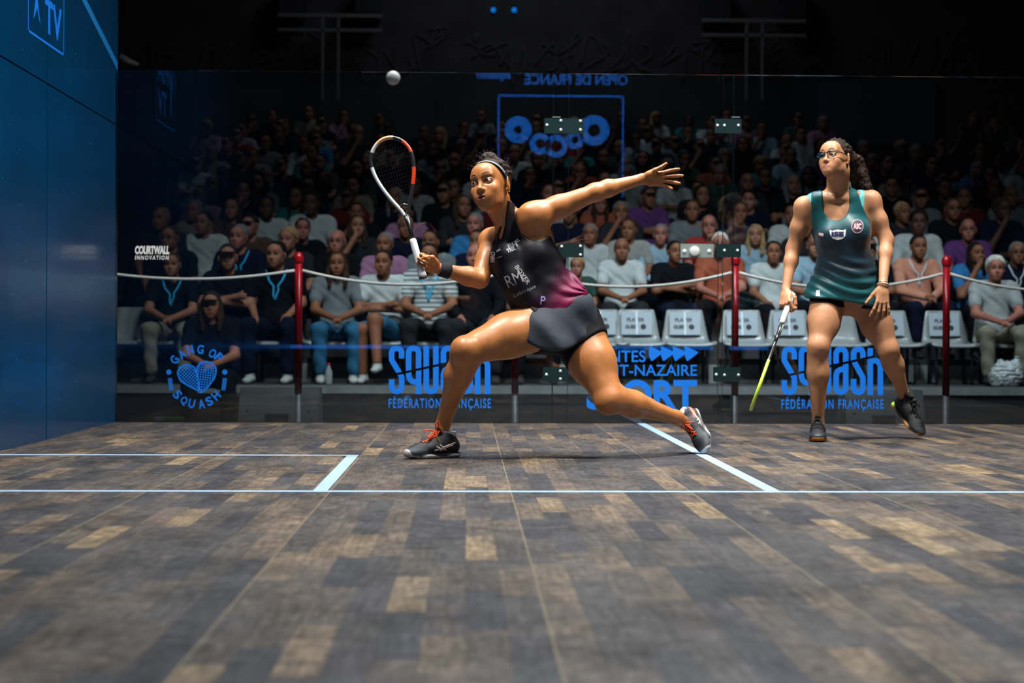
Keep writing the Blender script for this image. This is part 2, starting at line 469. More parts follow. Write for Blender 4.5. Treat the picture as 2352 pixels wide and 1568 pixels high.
line(0, -2.66, 1.65, -2.61); line(1.6, SL + .0251, 1.65, -2.6601)
line(4.75, -2.66, 6.4, -2.61); line(4.75, SL + .0251, 4.8, -2.6601)
M_scuff = mat('scuffed_finish', (.22, .21, .20), .7)
rnd = random.Random(5)
for cx, cy, r, a0, a1 in ((1005, 1215, .16, 250, 330), (1180, 1185, .30, 200, 300), (1150, 1230, .22, 300, 400), (1400, 1108, .5, 60, 110), (1600, 1105, .35, 20, 80), (640, 1235, .10, -20, 80), (1340, 1120, .4, 70, 100), (2290, 1270, .14, 90, 200), (900, 1290, .3, 60, 120)):
    c = G(cx, cy); mb = MB(); pts = []
    for i in range(15):
        a = math.radians(a0 + (a1 - a0) * i / 14); pts.append((c.x + r * math.cos(a), c.y + r * math.sin(a)))
    for i in range(14):
        (xa, ya), (xb, yb) = pts[i], pts[i + 1]; w = .0016
        mb.add([(xa, ya - w, .0006), (xb, yb - w, .0006), (xb, yb + w, .0006), (xa, ya + w, .0006)], [(0, 1, 2, 3)])
    mb.obj('scuff_mark', M_scuff, floor)

# hall around the court
tag(MB().box((-14, -16, -0.30), (22, 24, -0.22)).obj('hall_floor', mat('hall_floor_dark', (.02, .02, .022), .7)), kind='structure')
M_hall = mat('hall_wall_black', (.018, .018, .019), .9, noise=(1.5, .4))
tag(MB().box((-14, 20, -0.22), (22, 20.3, 12)).obj('wall_hall_back', M_hall), kind='structure')
tag(MB().box((-14.3, -16, -0.22), (-14, 20.3, 12)).obj('wall_hall_left', M_hall), kind='structure')
tag(MB().box((22, -16, -0.22), (22.3, 20.3, 12)).obj('wall_hall_right', M_hall), kind='structure')

# ------------------------------------------------------------------ left wall of blue filmed glass
def wall_mat():
    m = mat('blue_glass_film', (.0004, .042, .118), .22, spec=.28, coat=.14, coatr=.06)
    nt = m.node_tree; n = nt.nodes; L = nt.links; b = n['Principled BSDF']
    tc = n.new('ShaderNodeTexCoord'); ns = n.new('ShaderNodeTexNoise'); ns.inputs['Scale'].default_value = 42; ns.inputs['Detail'].default_value = 3
    L.new(tc.outputs['Object'], ns.inputs['Vector'])
    r = n.new('ShaderNodeValToRGB'); r.color_ramp.elements[0].position = .70; r.color_ramp.elements[1].position = .76; L.new(ns.outputs['Fac'], r.inputs[0])
    n2 = n.new('ShaderNodeTexNoise'); n2.inputs['Scale'].default_value = 2.2; n2.inputs['Detail'].default_value = 8; L.new(tc.outputs['Object'], n2.inputs['Vector'])
    r2 = n.new('ShaderNodeMapRange'); L.new(n2.outputs['Fac'], r2.inputs[0]); r2.inputs[1].default_value = .3; r2.inputs[2].default_value = .7; r2.inputs[3].default_value = .85; r2.inputs[4].default_value = 1.15
    q = n.new('ShaderNodeMix'); q.data_type = 'RGBA'; q.blend_type = 'MULTIPLY'; q.inputs[0].default_value = 1; q.inputs[6].default_value = (.0004, .042, .118, 1); L.new(r2.outputs[0], q.inputs[7])
    x = n.new('ShaderNodeMix'); x.data_type = 'RGBA'; L.new(r.outputs[0], x.inputs[0]); L.new(q.outputs[2], x.inputs[6]); x.inputs[7].default_value = (.03, .20, .38, 1)
    L.new(x.outputs[2], b.inputs['Base Color']); return m
M_wall = wall_mat()
YJ = XW(107, 0.0)                      # vertical panel joint seen at px 107
ZJ = 1.80
wl = MB()
seams = [(-9.75, YJ - 4.4), (YJ - 4.394, YJ - 2.2), (YJ - 2.194, YJ - .008), (YJ + .008, 0.06)]
for a, b_ in seams:
    wl.box((-.012, a, 0), (0, b_, ZJ)); wl.box((-.012, a, ZJ + .008), (0, b_, 4.75))
wo = wl.obj('wall_left', M_wall); tag(wo, kind='structure')
MB().box((-.03, -9.75, 0), (-.0125, .06, 4.75)).obj('wall_backing', mat('wall_gap_dark', (.002, .008, .02), .8), wo)
M_blue = mat('blue_vinyl', (.004, .20, .88), .45)
M_blue2 = mat('blue_vinyl_line', (.01, .22, .62), .45)
# sloping out line
ol = MB(); zb = 2.15; sl = .262
for a, b_ in ((-9.75, .05),): ol.add([(0.001, a, zb - a * sl), (0.001, b_, zb - b_ * sl), (0.001, b_, zb + .05 - b_ * sl), (0.001, a, zb + .05 - a * sl)], [(0, 1, 2, 3)])
ol.obj('out_line', M_blue2, wo)
def on_left(px, py, off=.0015):
    """point of the left wall seen at a pixel"""
    d = RC @ Vector(((px - W / 2) / CAM_F, 1.0, (H / 2 - py) / CAM_F)); t = (off - CAM_P.x) / d.x
    return CAM_P + d * t
# logo sheet on the left wall: rounded frame, TV lettering, figure
pA = on_left(64, 58); pB = on_left(147, 118)
yl, yr = pA.y, pB.y; zlo = pA.z - .03; hgt = .56
lg = MB()
def wq(y0, z0, y1, z1): lg.add([(.0015, y0, z0), (.0015, y1, z0), (.0015, y1, z1), (.0015, y0, z1)], [(0, 1, 2, 3)])
t_ = .012
wid = yr - yl
wq(yl + .03, zlo, yr - .03, zlo + t_); wq(yl, zlo + .03, yl + t_, zlo + hgt); wq(yr - t_, zlo + .03, yr, zlo + hgt); wq(yl + .03, zlo + hgt, yr - .03, zlo + hgt + t_)
for cy, cz, a0 in ((yr - .03, zlo + hgt - .03 + t_, 0), (yl + .03, zlo + hgt - .03 + t_, 90), (yl + .03, zlo + .03, 180), (yr - .03, zlo + .03, 270)):
    pp = [(.03 * math.cos(math.radians(a0 + 90 * i / 6)), .03 * math.sin(math.radians(a0 + 90 * i / 6))) for i in range(7)]
    for i in range(6):
        k = 1 - t_ / .03
        lg.add([(.0015, cy + pp[i][0], cz + pp[i][1]), (.0015, cy + pp[i + 1][0], cz + pp[i + 1][1]), (.0015, cy + pp[i + 1][0] * k, cz + pp[i + 1][1] * k), (.0015, cy + pp[i][0] * k, cz + pp[i][1] * k)], [(0, 1, 2, 3)])
ML = Matrix(((0, 0, 0, .0015), (1, 0, 0, 0), (0, 0, 1, 0), (0, 0, 0, 1)))
def wt(txt, cy, cz, w, h, **k): add_text(lg, txt, Matrix.Translation((0.0, cy, cz)) @ ML, w, h, **k)
wt('TV', yl + wid * .69, zlo + .145, wid * .48, .175, bold=.03)
wt('PSA', yl + wid * .64, zlo + .37, wid * .58, .17, bold=.03)
for a, b_ in ((.19, .30), (.23, .26)):
    pass
def tri(pts): lg.add([(.0015, yl + wid * y, zlo + .02 + z * .58) for y, z in pts], [tuple(range(len(pts)))])
tri([(.14, .10), (.20, .30), (.17, .42), (.27, .42), (.25, .30), (.33, .10), (.29, .14), (.24, .22), (.19, .15)])
tri([(.14, .44), (.11, .66), (.17, .72), (.21, .5), (.26, .7), (.30, .62), (.27, .44)])
o = lg.obj('wall_sticker', M_blue); tag(o, 'blue framed sticker with large letters high on the blue side wall', 'sticker')

# ------------------------------------------------------------------ glass back wall with door
M_glass = glass_mat('clear_court_glass', (.90, .955, .965), ior=1.52)
M_edge = mat('polished_glass_edge', (.05, .11, .11), .12, spec=.9, coat=1.0, coatr=.05)
GX = [0.0, U(1270, 600, 0).x, U(1305, 600, 0).x, U(1660, 600, 0).x, U(1684, 600, 0).x, 6.4]
def pane(name, x0, x1):
    mb = MB(); a, b_ = x0 + .0015, x1 - .0015; y0, y1, z1 = .0, .012, 2.135
    P = [(a, y0, 0), (b_, y0, 0), (b_, y1, 0), (a, y1, 0), (a, y0, z1), (b_, y0, z1), (b_, y1, z1), (a, y1, z1)]
    mb.add(P, [(0, 1, 5, 4), (2, 3, 7, 6)]); mb.cur = 1; mb.add(P, [(1, 2, 6, 5), (3, 0, 4, 7), (4, 5, 6, 7)])
    o = mb.obj(name, [M_glass, M_edge]); return tag(o, kind='structure')
backs = [pane('wall_back', GX[0], GX[1]), pane('wall_back', GX[1], GX[2]), pane('door_1', GX[2], GX[3]), pane('wall_back', GX[3], GX[4]), pane('wall_back', GX[4], GX[5])]
M_seal = mat('teal_glass_edge', (.035, .15, .16), .35, spec=.8)
for i, (px, w) in enumerate(((1270, .0035), (1305, .0015), (1650, .0012), (1661, .0015), (1684, .0035))):
    x = U(px, 600, 0).x; tag(MB().box((x - w, -.001 + .0141, 0), (x + w, .0225, 2.13)).obj('trim_%d' % (i + 2), M_seal), kind='structure')
# fittings
M_plate = mat('dark_teal_steel', (.012, .040, .045), .4, metal=.5)
M_lock = mat('brushed_steel', (.30, .38, .37), .38, metal=.35)
M_screw = mat('bright_screw', (.75, .8, .82), .35, metal=.2)
def fitting(name, box, dots, label, m=M_plate, rr=3.3, pane_=None):
    x0, y0, x1, y1 = box; a = U(x0, y1, -.012); b_ = U(x1, y0, -.012)
    e = empty(name, ((a.x + b_.x) / 2, -.006, a.z), label); e.parent = backs[2] if 1290 < (x0 + x1) / 2 < 1662 else (backs[0] if x1 < 1400 else backs[4])
    MB().rbox((a.x, -.012, a.z), (b_.x, -.0005, b_.z), .004).obj('plate', m, e, True)
    MB().rbox((a.x, .0125, a.z), (b_.x, .024, b_.z), .004).obj('plate', m, e, True)
    for dx, dy in dots:
        c = U(dx, dy, -.012); r = rr / 377
        MB().lathe([(0, .006), (r * .7, .006), (r, .003), (r, 0), (0, 0)], 14, Matrix.Translation((c.x, -.012, c.z)) @ Matrix.Rotation(PI / 2, 4, 'X')).obj('screw', M_screw, e, True)
    return e
fitting('glass_hinge', (1250, 272, 1342, 306), [(1256, 287), (1288, 277), (1333, 278), (1288, 298), (1333, 298)], 'wide steel hinge plate high on the glass, left of the door')
fitting('glass_hinge', (1642, 273, 1703, 305), [(1648, 288), (1664, 288), (1696, 288)], 'steel hinge plate high on the glass, right of the door')
fitting('glass_hinge', (1283, 560, 1341, 590), [(1290, 566), (1333, 565), (1333, 585)], 'steel hinge plate at mid height beside the lunging player')
fitting('glass_hinge', (1645, 560, 1702, 590), [(1664, 575), (1694, 575)], 'dark steel plate beside the door lock')
fitting('glass_hinge', (1247, 843, 1307, 876), [(1255, 860), (1287, 852), (1287, 870)], 'low dark hinge plate between the lunging player\'s legs')
fitting('glass_hinge', (1640, 843, 1702, 876), [(1645, 860), (1664, 861), (1696, 861)], 'low dark hinge plate behind the racket of the waiting player')
lk = fitting('door_lock', (1563, 560, 1639, 591), [(1572, 577), (1629, 577)], 'bright steel lock with round knob on the glass door', M_lock, 5)
c = U(1595, 577, -.012)
MB().lathe([(0, .022), (.026, .022), (.031, .018), (.031, 0), (0, 0)], 24, Matrix.Translation((c.x, -.012, c.z)) @ Matrix.Rotation(PI / 2, 4, 'X')).obj('knob', M_screw, lk, True)
# blue line at the top of the glass: thin steel clip marks
for px in (1278, 1690):
    c = U(px, 269, -.01); MB().box((c.x - .025, -.016, c.z - .002), (c.x + .025, -.0005, c.z + .002)).obj('glass_clip', M_lock, backs[0] if px < 1400 else backs[4])

# ------------------------------------------------------------------ stickers on the glass (flat vinyl, drawn in photograph units on the wall plane)
class Sticker:
    def __init__(s, Y=-.0022): s.mb = MB(); s.Y = Y; s.v = []; s.f = []
    def poly(s, pts): o = len(s.v); s.v += list(pts); s.f.append(list(range(o, o + len(pts)))); return s
    def stroke(s, pts, w, caps=False):
        for (x0, y0), (x1, y1) in zip(pts[:-1], pts[1:]):
            d = math.hypot(x1 - x0, y1 - y0) or 1; nx, ny = -(y1 - y0) / d * w / 2, (x1 - x0) / d * w / 2
            s.poly([(x0 + nx, y0 + ny), (x1 + nx, y1 + ny), (x1 - nx, y1 - ny), (x0 - nx, y0 - ny)])
        for x, y in (pts if caps else pts[1:-1]): s.poly([(x + w / 2 * math.cos(2 * PI * i / 12), y + w / 2 * math.sin(2 * PI * i / 12)) for i in range(12)])
        return s
    def text(s, txt, cx, cy, w, h, ang=0, **k):
        vs, fs = text_mesh(txt, w, h, **k); c, q = math.cos(ang), math.sin(ang); o = len(s.v)
        s.v += [(cx + x * c + z * q, cy - (z * c - x * q)) if False else (cx + x * c - z * q, cy - (x * q + z * c)) for x, _, z in vs]
        s.f += [[i + o for i in f] for f in fs]; return s
    def cut(s, p, q, w):
        bm = bmesh.new(); vv = [bm.verts.new((x, y, 0)) for x, y in s.v]
        for f in s.f:
            try: bm.faces.new([vv[i] for i in f])
            except ValueError: pass
        d = Vector((q[0] - p[0], q[1] - p[1], 0)).normalized(); nn = Vector((-d.y, d.x, 0)); P = Vector((p[0], p[1], 0))
        for k in (-1, 1): bmesh.ops.bisect_plane(bm, geom=bm.verts[:] + bm.edges[:] + bm.faces[:], plane_co=P + nn * k * w / 2, plane_no=nn)
        bmesh.ops.delete(bm, geom=[f for f in bm.faces if abs((f.calc_center_median() - P).dot(nn)) < w / 2], context='FACES')
        bm.verts.index_update(); s.v = [(v.co.x, v.co.y) for v in bm.verts]; s.f = [[v.index for v in f.verts] for f in bm.faces]; bm.free(); return s
    def make(s, name, m, label, cat='sticker', parent=None):
        # overlapping strokes get hair-thin separate heights so no two faces coincide
        pts = [U(x, y, s.Y) for x, y in s.v]; step = min(2e-5, .0015 / max(1, len(s.f)))
        for i, f in enumerate(s.f): s.mb.add([pts[j] - Vector((0, i * step, 0)) for j in f], [list(range(len(f)))])
        o = s.mb.obj(name, m, parent)
        if label: tag(o, label, cat)
        return o
def squash_logo(x0, y0):
    s = Sticker(); X = lambda x: x - 893 + x0; Y = lambda y: y - 793 + y0; w = 12.6
    def st(*p): s.stroke([(X(a), Y(b)) for a, b in p], w)
    st((922.5, 823), (922.5, 808), (919, 801.5), (911, 799.5), (903, 801.5), (899.5, 808), (899.5, 826), (922.5, 865), (922.5, 890), (919, 896.5), (911, 899), (903, 896.5), (899.5, 890), (899.5, 871))
    st((961.5, 905), (961.5, 808), (958, 801.5), (950, 799.5), (941.5, 801.5), (938.5, 808), (938.5, 862), (941, 870), (947, 876), (961, 878))
    st((979, 794), (979, 890), (982, 896.5), (990, 899), (998, 896.5), (1001, 890), (1001, 794))
    st((1018.5, 833), (1018.5, 808), (1022, 801.5), (1029.5, 799.5), (1037, 801.5), (1040.5, 808), (1040.5, 890), (1037, 896.5), (1029.5, 899), (1022, 896.5), (1018.5, 890), (1018.5, 858), (1022, 850), (1029, 846.5), (1040, 844))
    st((1080, 822), (1080, 808), (1077, 801.5), (1069.5, 799.5), (1062, 801.5), (1058.5, 808), (1058.5, 826), (1080, 865), (1080, 890), (1077, 896.5), (1069.5, 899), (1062, 896.5), (1058.5, 890), (1058.5, 868))
    st((1097, 797), (1097, 905)); st((1097, 830), (1103, 826), (1111, 826), (1117, 831), (1120, 838), (1120, 905))
    s.cut((X(893), Y(863)), (X(1127), Y(812)), 5.5)
    s.text('FÉDÉRATION FRANÇAISE', X(1010), Y(925.5), 235, 33, bold=.02, spacing=1.25)
    return s
squash_logo(893, 793).make('glass_sticker', M_blue, 'blue vinyl wordmark on the glass behind the lunging player\'s front leg')
squash_logo(1795, 795).make('glass_sticker', M_blue, 'blue vinyl wordmark on the glass behind the legs of the waiting player')
s = Sticker()
s.text('NANTES', 1415, 818, 136, 27, bold=.015); s.text('SAINT-NAZAIRE', 1474, 850, 254, 26, bold=.012); s.text('SPORT', 1474, 906, 254, 69, bold=.035)
for i in range(4):
    x = 1491 + i * 27.3
    s.poly([(x, 794), (x + 30, 808), (x + 30, 811), (x + 8, 828), (x + 4, 828), (x - .5, 815), (x - .5, 797)])
s.make('glass_sticker', M_blue, 'blue vinyl lettering with four arrowheads on the glass door')
s = Sticker(); CX, CY = 453.5, 864.5; z = 9.224
for ch, (x, y) in zip('GANGOFSQUASH', ((285, 425), (440, 300), (620, 212), (835, 205), (1090, 290), (1225, 372), (350, 1160), (482, 1295), (650, 1350), (860, 1360), (1022, 1300), (1165, 1180))):
    X_, Y_ = 370 + x / z, 780 + y / z; a = math.atan2(CY - Y_, X_ - CX); i_top = Y_ < CY
    s.text(ch, X_, Y_, 15, 21, ang=(a - PI / 2) if i_top else (a + PI / 2), bold=.03)
for x in (165, 1350): s.poly([(370 + x / z + 6 * math.cos(q * PI / 8), 780 + 685 / z + 6 * math.sin(q * PI / 8)) for q in range(16)])
for x, sg in ((205, -1), (1335, 1)):
    for k in (-1, 0, 1):
        bx = 370 + x / z + k * 3.4; s.stroke([(bx + sg * 2, 868), (bx - sg * 1.5, 896)], 2.3)
def heart(pts, ang):
    P = [(370 + x / z, 780 + y / z) for x, y in pts]; s.stroke(P + [P[0]], 3.4)
    def inside(x, y):
        c = False
        for i in range(len(P)):
            (xa, ya), (xb, yb) = P[i - 1], P[i]
            if (ya > y) != (yb > y) and x < (xb - xa) * (y - ya) / (yb - ya) + xa: c = not c
        return c
    cx = sum(p[0] for p in P) / len(P); cy = sum(p[1] for p in P) / len(P)
    for aa in (ang, ang + PI / 2):
        dx, dy = math.cos(aa), math.sin(aa)
        for k in range(-6, 7):
            ox, oy = cx - dy * k * 5.6, cy + dx * k * 5.6; run = None
            for t in [q * .8 for q in range(-60, 61)]:
                p = (ox + dx * t, oy + dy * t); i = inside(*p)
                if i and run is None: run = p
                if not i and run is not None: s.stroke([run, p], 1.5); run = None
heart([(790, 1080), (600, 985), (420, 880), (375, 790), (350, 700), (390, 590), (480, 540), (590, 525), (700, 580), (755, 700), (790, 900)], .75)
heart([(835, 1125), (790, 900), (755, 700), (765, 580), (830, 490), (950, 455), (1080, 490), (1160, 590), (1165, 700), (1120, 830), (1000, 990), (890, 1100)], .12)
s.make('glass_sticker', M_blue, 'round blue vinyl badge with heart of two racket heads on the glass')
s = Sticker(); s.text('COURTWALL', 349.5, 574, 79, 20, bold=.06, shear=.12); s.text('INNOVATION', 349, 591.5, 78, 10, bold=.03, shear=.12, spacing=1.35)
s.make('glass_sticker', mat('white_vinyl', (.85, .87, .88), .5), 'small white maker\'s lettering on the glass near the blue wall')

# front wall of the court, behind the photographer: seen only as a reflection in the glass
fw_ = MB(); fw_.box((0, -9.765, 0), (6.4, -9.753, 4.6)); tag(fw_.obj('wall_front', glass_mat('front_wall_glass', (.97, .985, .99), ior=1.3)), kind='structure')
tag(MB().box((0, -9.75, .36), (6.4, -9.735, .40)).obj('light_strip', emit_mat('blue_led_strip', (.02, .22, .95), 2.6)), 'glowing blue strip along the front wall, mirrored in the back glass', 'light')
def facing_back(cx, cz): return Matrix(((-1, 0, 0, cx), (0, 1, 0, -9.745), (0, 0, 1, cz), (0, 0, 0, 1)))
fs = MB()
add_text(fs, 'OPEN DE FRANCE', facing_back(3.45, 3.63), 1.25, .13, bold=.02); add_text(fs, 'squash', facing_back(2.45, 3.67), .42, .13, bold=.03, shear=.2)
for x0, z0, x1, z1 in ((2.5, 3.42, 4.03, 3.44), (2.5, 2.2, 2.52, 3.43), (4.01, 2.2, 4.03, 3.43)): fs.box((x0, -9.748, z0), (x1, -9.744, z1))
def ring(cx, cz, r, k=.45, n=28):
    for i in range(n):
        a, b_ = 2 * PI * i / n, 2 * PI * (i + 1) / n
        fs.add([(cx + r * math.cos(a), -9.745, cz + r * math.sin(a)), (cx + r * math.cos(b_), -9.745, cz + r * math.sin(b_)), (cx + r * k * math.cos(b_), -9.745, cz + r * k * math.sin(b_)), (cx + r * k * math.cos(a), -9.745, cz + r * k * math.sin(a))], [(0, 1, 2, 3)])
for px, py, r, k in ((1187, 298, .165, .3), (1238, 330, .13, .45), (1275, 335, .14, .5), (1318, 320, .11, .4), (1362, 298, .185, .42)):
    ring(CAM_P.x + (px - 1070) / 189.5, CAM_P.z + (766 - py) / 189.5, r, k)
tag(fs.obj('front_wall_sticker', M_blue), 'large blue lettering and rings on the front wall, mirrored in the back glass', 'sticker')

# ------------------------------------------------------------------ behind the glass: rope barrier
M_red = mat('red_post_paint', (.48, .004, .016), .3, coat=.4)
M_grey = mat('galvanised_grey', (.20, .21, .22), .5, metal=.3, noise=(20, .2))
M_rope = mat('white_rope', (.85, .84, .83), .8, bump=(200, .5))
PY = 1.1
posts = []
for px, lab in ((686, 'red barrier post left of the woman in blue jeans'), (1184, 'red barrier post mostly hidden behind the lunging player'), (1689, 'red barrier post in front of the glass door frame'), (2174, 'red barrier post in front of the man in salmon shirt')):
    c = U(px, 600, PY); p = empty('barrier_post', (c.x, PY, -.22), lab, 'post', 'red rope barrier posts')
    MB().lathe([(0, 0), (.16, 0), (.16, .012), (.03, .03), (.021, .04), (.021, .36), (0, .36)], 20).obj('base', M_grey, p)
    MB().lathe([(0, .3601), (.0245, .3601), (.0245, 1.235), (0, 1.235)], 18).obj('pole', M_red, p)
    MB().lathe([(0, 1.2351), (.027, 1.236), (.031, 1.25), (.034, 1.275), (.026, 1.30), (.012, 1.312), (0, 1.315)], 18).obj('finial', M_red, p)
    posts.append(c.x)
zr = U(686, 621, PY).z
def rope(xa, xb, sag, lab, clip0=None):
    pts = [(xa + (xb - xa) * t, PY - .0, zr - sag * 4 * t * (1 - t)) for t in [i / 24 for i in range(25)]]
    o = MB().tube(pts, .0105, 8).obj('barrier_rope', M_rope); tag(o, lab, 'rope', 'white barrier ropes')
sp_ = posts[1] - posts[0]
rope(posts[0] - sp_ * .985, posts[0] - .026, .062, 'white rope from the blue wall to the left red post')
rope(posts[0] + .026, posts[1] - .026, .092, 'white rope sagging between the two left red posts')
rope(posts[1] + .026, posts[2] - .026, .100, 'white rope running from behind the lunging player to the door post')
rope(posts[2] + .026, posts[3] - .026, .100, 'white rope passing behind the waiting player')
rope(posts[3] + .026, posts[3] + sp_, .115, 'white rope running out of the picture on the right')

# ------------------------------------------------------------------ tiered stand
R0 = 4.72; PITCH_Y = .90; RISE = .22; Z0 = .10
def row_y(k): return R0 + PITCH_Y * k
def row_z(k): return Z0 + RISE * k
M_alu = mat('stand_edge_grey', (.20, .22, .23), .5, metal=.2, noise=(8, .2))
M_tread = mat('stand_tread_dark', (.035, .037, .042), .7, noise=(6, .3))
M_cloth = mat('black_skirting', (.006, .007, .010), .9)
M_riser = mat('stand_riser_grey', (.25, .27, .27), .7, noise=(3, .3))
stand = empty('trim_1', (3, 4, -.22)); tag(stand, kind='structure')
NR = 14
for k in range(NR):
    y0 = row_y(k) - .72; y1 = row_y(k) + .18 if k < NR - 1 else 19.0; z = row_z(k)
    MB().box((-4, y0, z - .05), (12, y1, z)).obj('tread', M_tread, stand, True)
    if k == 0:
        MB().box((-4, y0 - .02, z - .07), (12, y0, z)).obj('edge_rail', M_alu, stand, True)
        MB().box((-4, y0, -.215), (12, y0 + .02, z - .0705)).obj('skirting', M_cloth, stand, True)
    else:
        MB().box((-4, y0, z - RISE), (12, y0 + .02, z - .05)).obj('riser', M_riser if k < 3 else M_tread, stand, True)
# chairs of the front row
M_chair = mat('grey_chair_shell', (.25, .27, .27), .35, coat=.3)
M_leg = mat('dark_chair_steel', (.02, .022, .026), .5, metal=.4)
M_paper = mat('white_paper', (.38, .43, .48), .5)
M_ink = mat('black_ink', (.02, .02, .025), .6)
M_sleeve = mat('clear_plastic_sleeve', (.8, .85, .9), .15, coat=1)
def chair_proto():
    """stadium chair, origin on the tread below the seat, facing -Y"""
    c = empty('stadium_chair')
    prof = [(-.24, .345), (-.235, .36), (-.20, .37), (-.05, .362), (.10, .36), (.16, .38), (.19, .43), (.215, .52), (.245, .66), (.25, .672), (.262, .668)]
    def wd(i): return [.232, .234, .232, .225, .220, .215, .205, .19, .165, .155, .150][i]
    vs = []; fs = []; n = 9
    for i, (y, z_) in enumerate(prof):
        for j in range(n):
            t = j / (n - 1) * 2 - 1; lift = (.018 * abs(t) ** 4) if i < 6 else 0; fwd = -.03 * abs(t) ** 3 if i >= 6 else 0
            vs.append((t * wd(i), y + fwd, z_ + lift))
    m = len(vs)
    for i, (y, z_) in enumerate(prof):
        for j in range(n):
            x, yy, zz = vs[i * n + j]; d = (0, 0, -.014) if i < 5 else (0, .014, -.004)
            vs.append((x, yy + d[1], zz + d[2]))
    for i in range(len(prof) - 1):
        for j in range(n - 1):
            a = i * n + j; fs.append((a, a + 1, a + n + 1, a + n)); fs.append((a + m, a + n + m, a + n + 1 + m, a + 1 + m))
    for i in range(len(prof) - 1):
        for j, fl_ in ((0, 0), (n - 1, 1)):
            a = i * n + j; q = (a, a + n, a + n + m, a + m); fs.append(q if fl_ == 0 else q[::-1])
    k = (len(prof) - 1) * n
    for j in range(n - 1): fs.append((j, j + m, j + 1 + m, j + 1)); fs.append((k + j, k + j + 1, k + j + 1 + m, k + j + m))
    MB().add(vs, fs, True).obj('shell', M_chair, c)
    for x in (-.16, .16):
        l = MB(); l.tube([(x, -.14, 0), (x, -.13, .34)], .012, 8); l.tube([(x, .12, 0), (x, .11, .34)], .012, 8); l.tube([(x, -.14, .012), (x, .12, .012)], .012, 6); l.obj('leg_frame', M_leg, c)
    return c
def copy_tree(o, parent=None):
    c = o.copy(); COL.objects.link(c)
    if parent is not None: c.parent = parent; c.matrix_parent_inverse = o.matrix_parent_inverse
    for ch in o.children: copy_tree(ch, c)
    return c
def notice(c, guest=True):
    M = Matrix.Translation((0, .188, .545)) @ Matrix.Rotation(math.radians(-12), 4, 'X')
    p = MB().box((-.142, -.012, -.108), (.142, -.009, .108), M).obj('paper_notice', M_paper, c)
    t = MB(); Mt = M @ Matrix.Translation((0, -.0135, 0))
    add_text(t, 'PLAYER', Mt @ Matrix.Translation((-.01, 0, .03)), .16, .035, bold=.03)
    add_text(t, 'GUEST', Mt @ Matrix.Translation((-.045, 0, -.035)), .12, .036, bold=.05)
    t.add([Mt @ Vector((.06 + .026 * math.cos(i * PI / 8), 0, -.035 + .026 * math.sin(i * PI / 8))) for i in range(16)], [tuple(range(16))])
    t.obj('notice_print', M_ink, p)
    MB().box((-.008, -.017, -.108), (.008, -.0145, .108), M).obj('tape_strip', M_sleeve, c)
chp = chair_proto(); first = True
EMPTY_SEATS = [(1382, 'empty grey chair half hidden behind the lunging player\'s skirt'), (1467, 'empty grey chair with a notice below the man in white T-shirt'), (1579, 'empty grey chair with a notice below the boy with crossed arms'),
    (1712, 'empty grey chair with a notice right behind the red door post'), (1821, 'empty grey chair with a notice behind the waiting player\'s racket hand'), (2052, 'empty grey chair behind the waiting player\'s right-hand side thigh'),
    (2182, 'empty grey chair with a notice right of the salmon shirt')]
TAKEN = [300, 388, 500, 640, 762, 880, 992, 1110, 1225, 1930, 2300]
TAKEN_LAB = ['standing free beside the blue wall', 'under the leftmost front-row man in black polo', 'under the man in the flat cap', 'under the man left of the left red post', 'under the woman in blue jeans', 'under the cross-legged young person in white', 'under the man in striped T-shirt', 'under the bald man in black track top', 'hidden behind the lunging player\'s torso', 'hidden behind the waiting player\'s dress', 'under the white-haired woman at the right']
for px, lab in EMPTY_SEATS:
    c = U(px, 780, R0); e = chp if first else copy_tree(chp); first = False
    e.location = (c.x, R0, Z0); tag(e, lab, 'chair', 'grey chairs of the front row')
    notice_needed = True
    e['n'] = 1
protos = [o for o in COL.objects if o.get('n')]
for e in protos:
    del e['n']; notice(e)
shell_only = copy_tree(protos[0])
for ch in list(shell_only.children):
    if ch.name.split('.')[0] in ('paper_notice', 'tape_strip'):
        for g in list(ch.children): bpy.data.objects.remove(g)
        bpy.data.objects.remove(ch)
for i, px in enumerate(TAKEN):
    c = U(px, 780, R0); e = shell_only if i == 0 else copy_tree(shell_only); e.location = (c.x, R0, Z0)
    tag(e, 'grey chair ' + TAKEN_LAB[i], 'chair', 'grey chairs of the front row')
TAKEN_OBJS = None
# low stage monitors on the hall floor
M_mon = mat('grey_speaker_cloth', (.085, .10, .112), .9, bump=(300, .4))
def monitor(x0, x1, y0, yb, Y, label):
    a = U(x0, yb, Y); b_ = U(x1, y0, Y); e = empty('stage_monitor', ((a.x + b_.x) / 2, Y, -.22), label, 'speaker', 'stage monitors outside the glass')
    w = (b_.x - a.x) / 2; h = b_.z + .22
    mb = MB(); vs = [(-w * 1.03, 0, 0), (w * 1.03, 0, 0), (w, .10, h), (-w, .10, h), (-w * 1.03, .34, 0), (w * 1.03, .34, 0), (w, .30, h), (-w, .30, h)]
    mb.add(vs, [(0, 1, 2, 3), (5, 4, 7, 6), (0, 3, 7, 4), (1, 5, 6, 2), (3, 2, 6, 7), (0, 4, 5, 1)]); mb.obj('cabinet', M_mon, e)
    nrm = Vector((0, -h, .10)).normalized()
    def fr(u, v): return Vector((u * w, .10 * v, h * v)) + nrm * .002
    MB().add([fr(-.35, .32), fr(.25, .32), fr(.25, .50), fr(-.35, .50)], [(0, 1, 2, 3)]).obj('handle_slot', M_leg, e)
    for u in (-.8, .75): MB().ball(fr(u, .55), .008, 8, 5).obj('bolt', M_leg, e)
monitor(547, 730, 891, 967, 1.7, 'grey wedge speaker outside the glass right of the round badge')
monitor(1948, 2128, 897, 970, 1.7, 'grey wedge speaker outside the glass behind the waiting player\'s back foot')
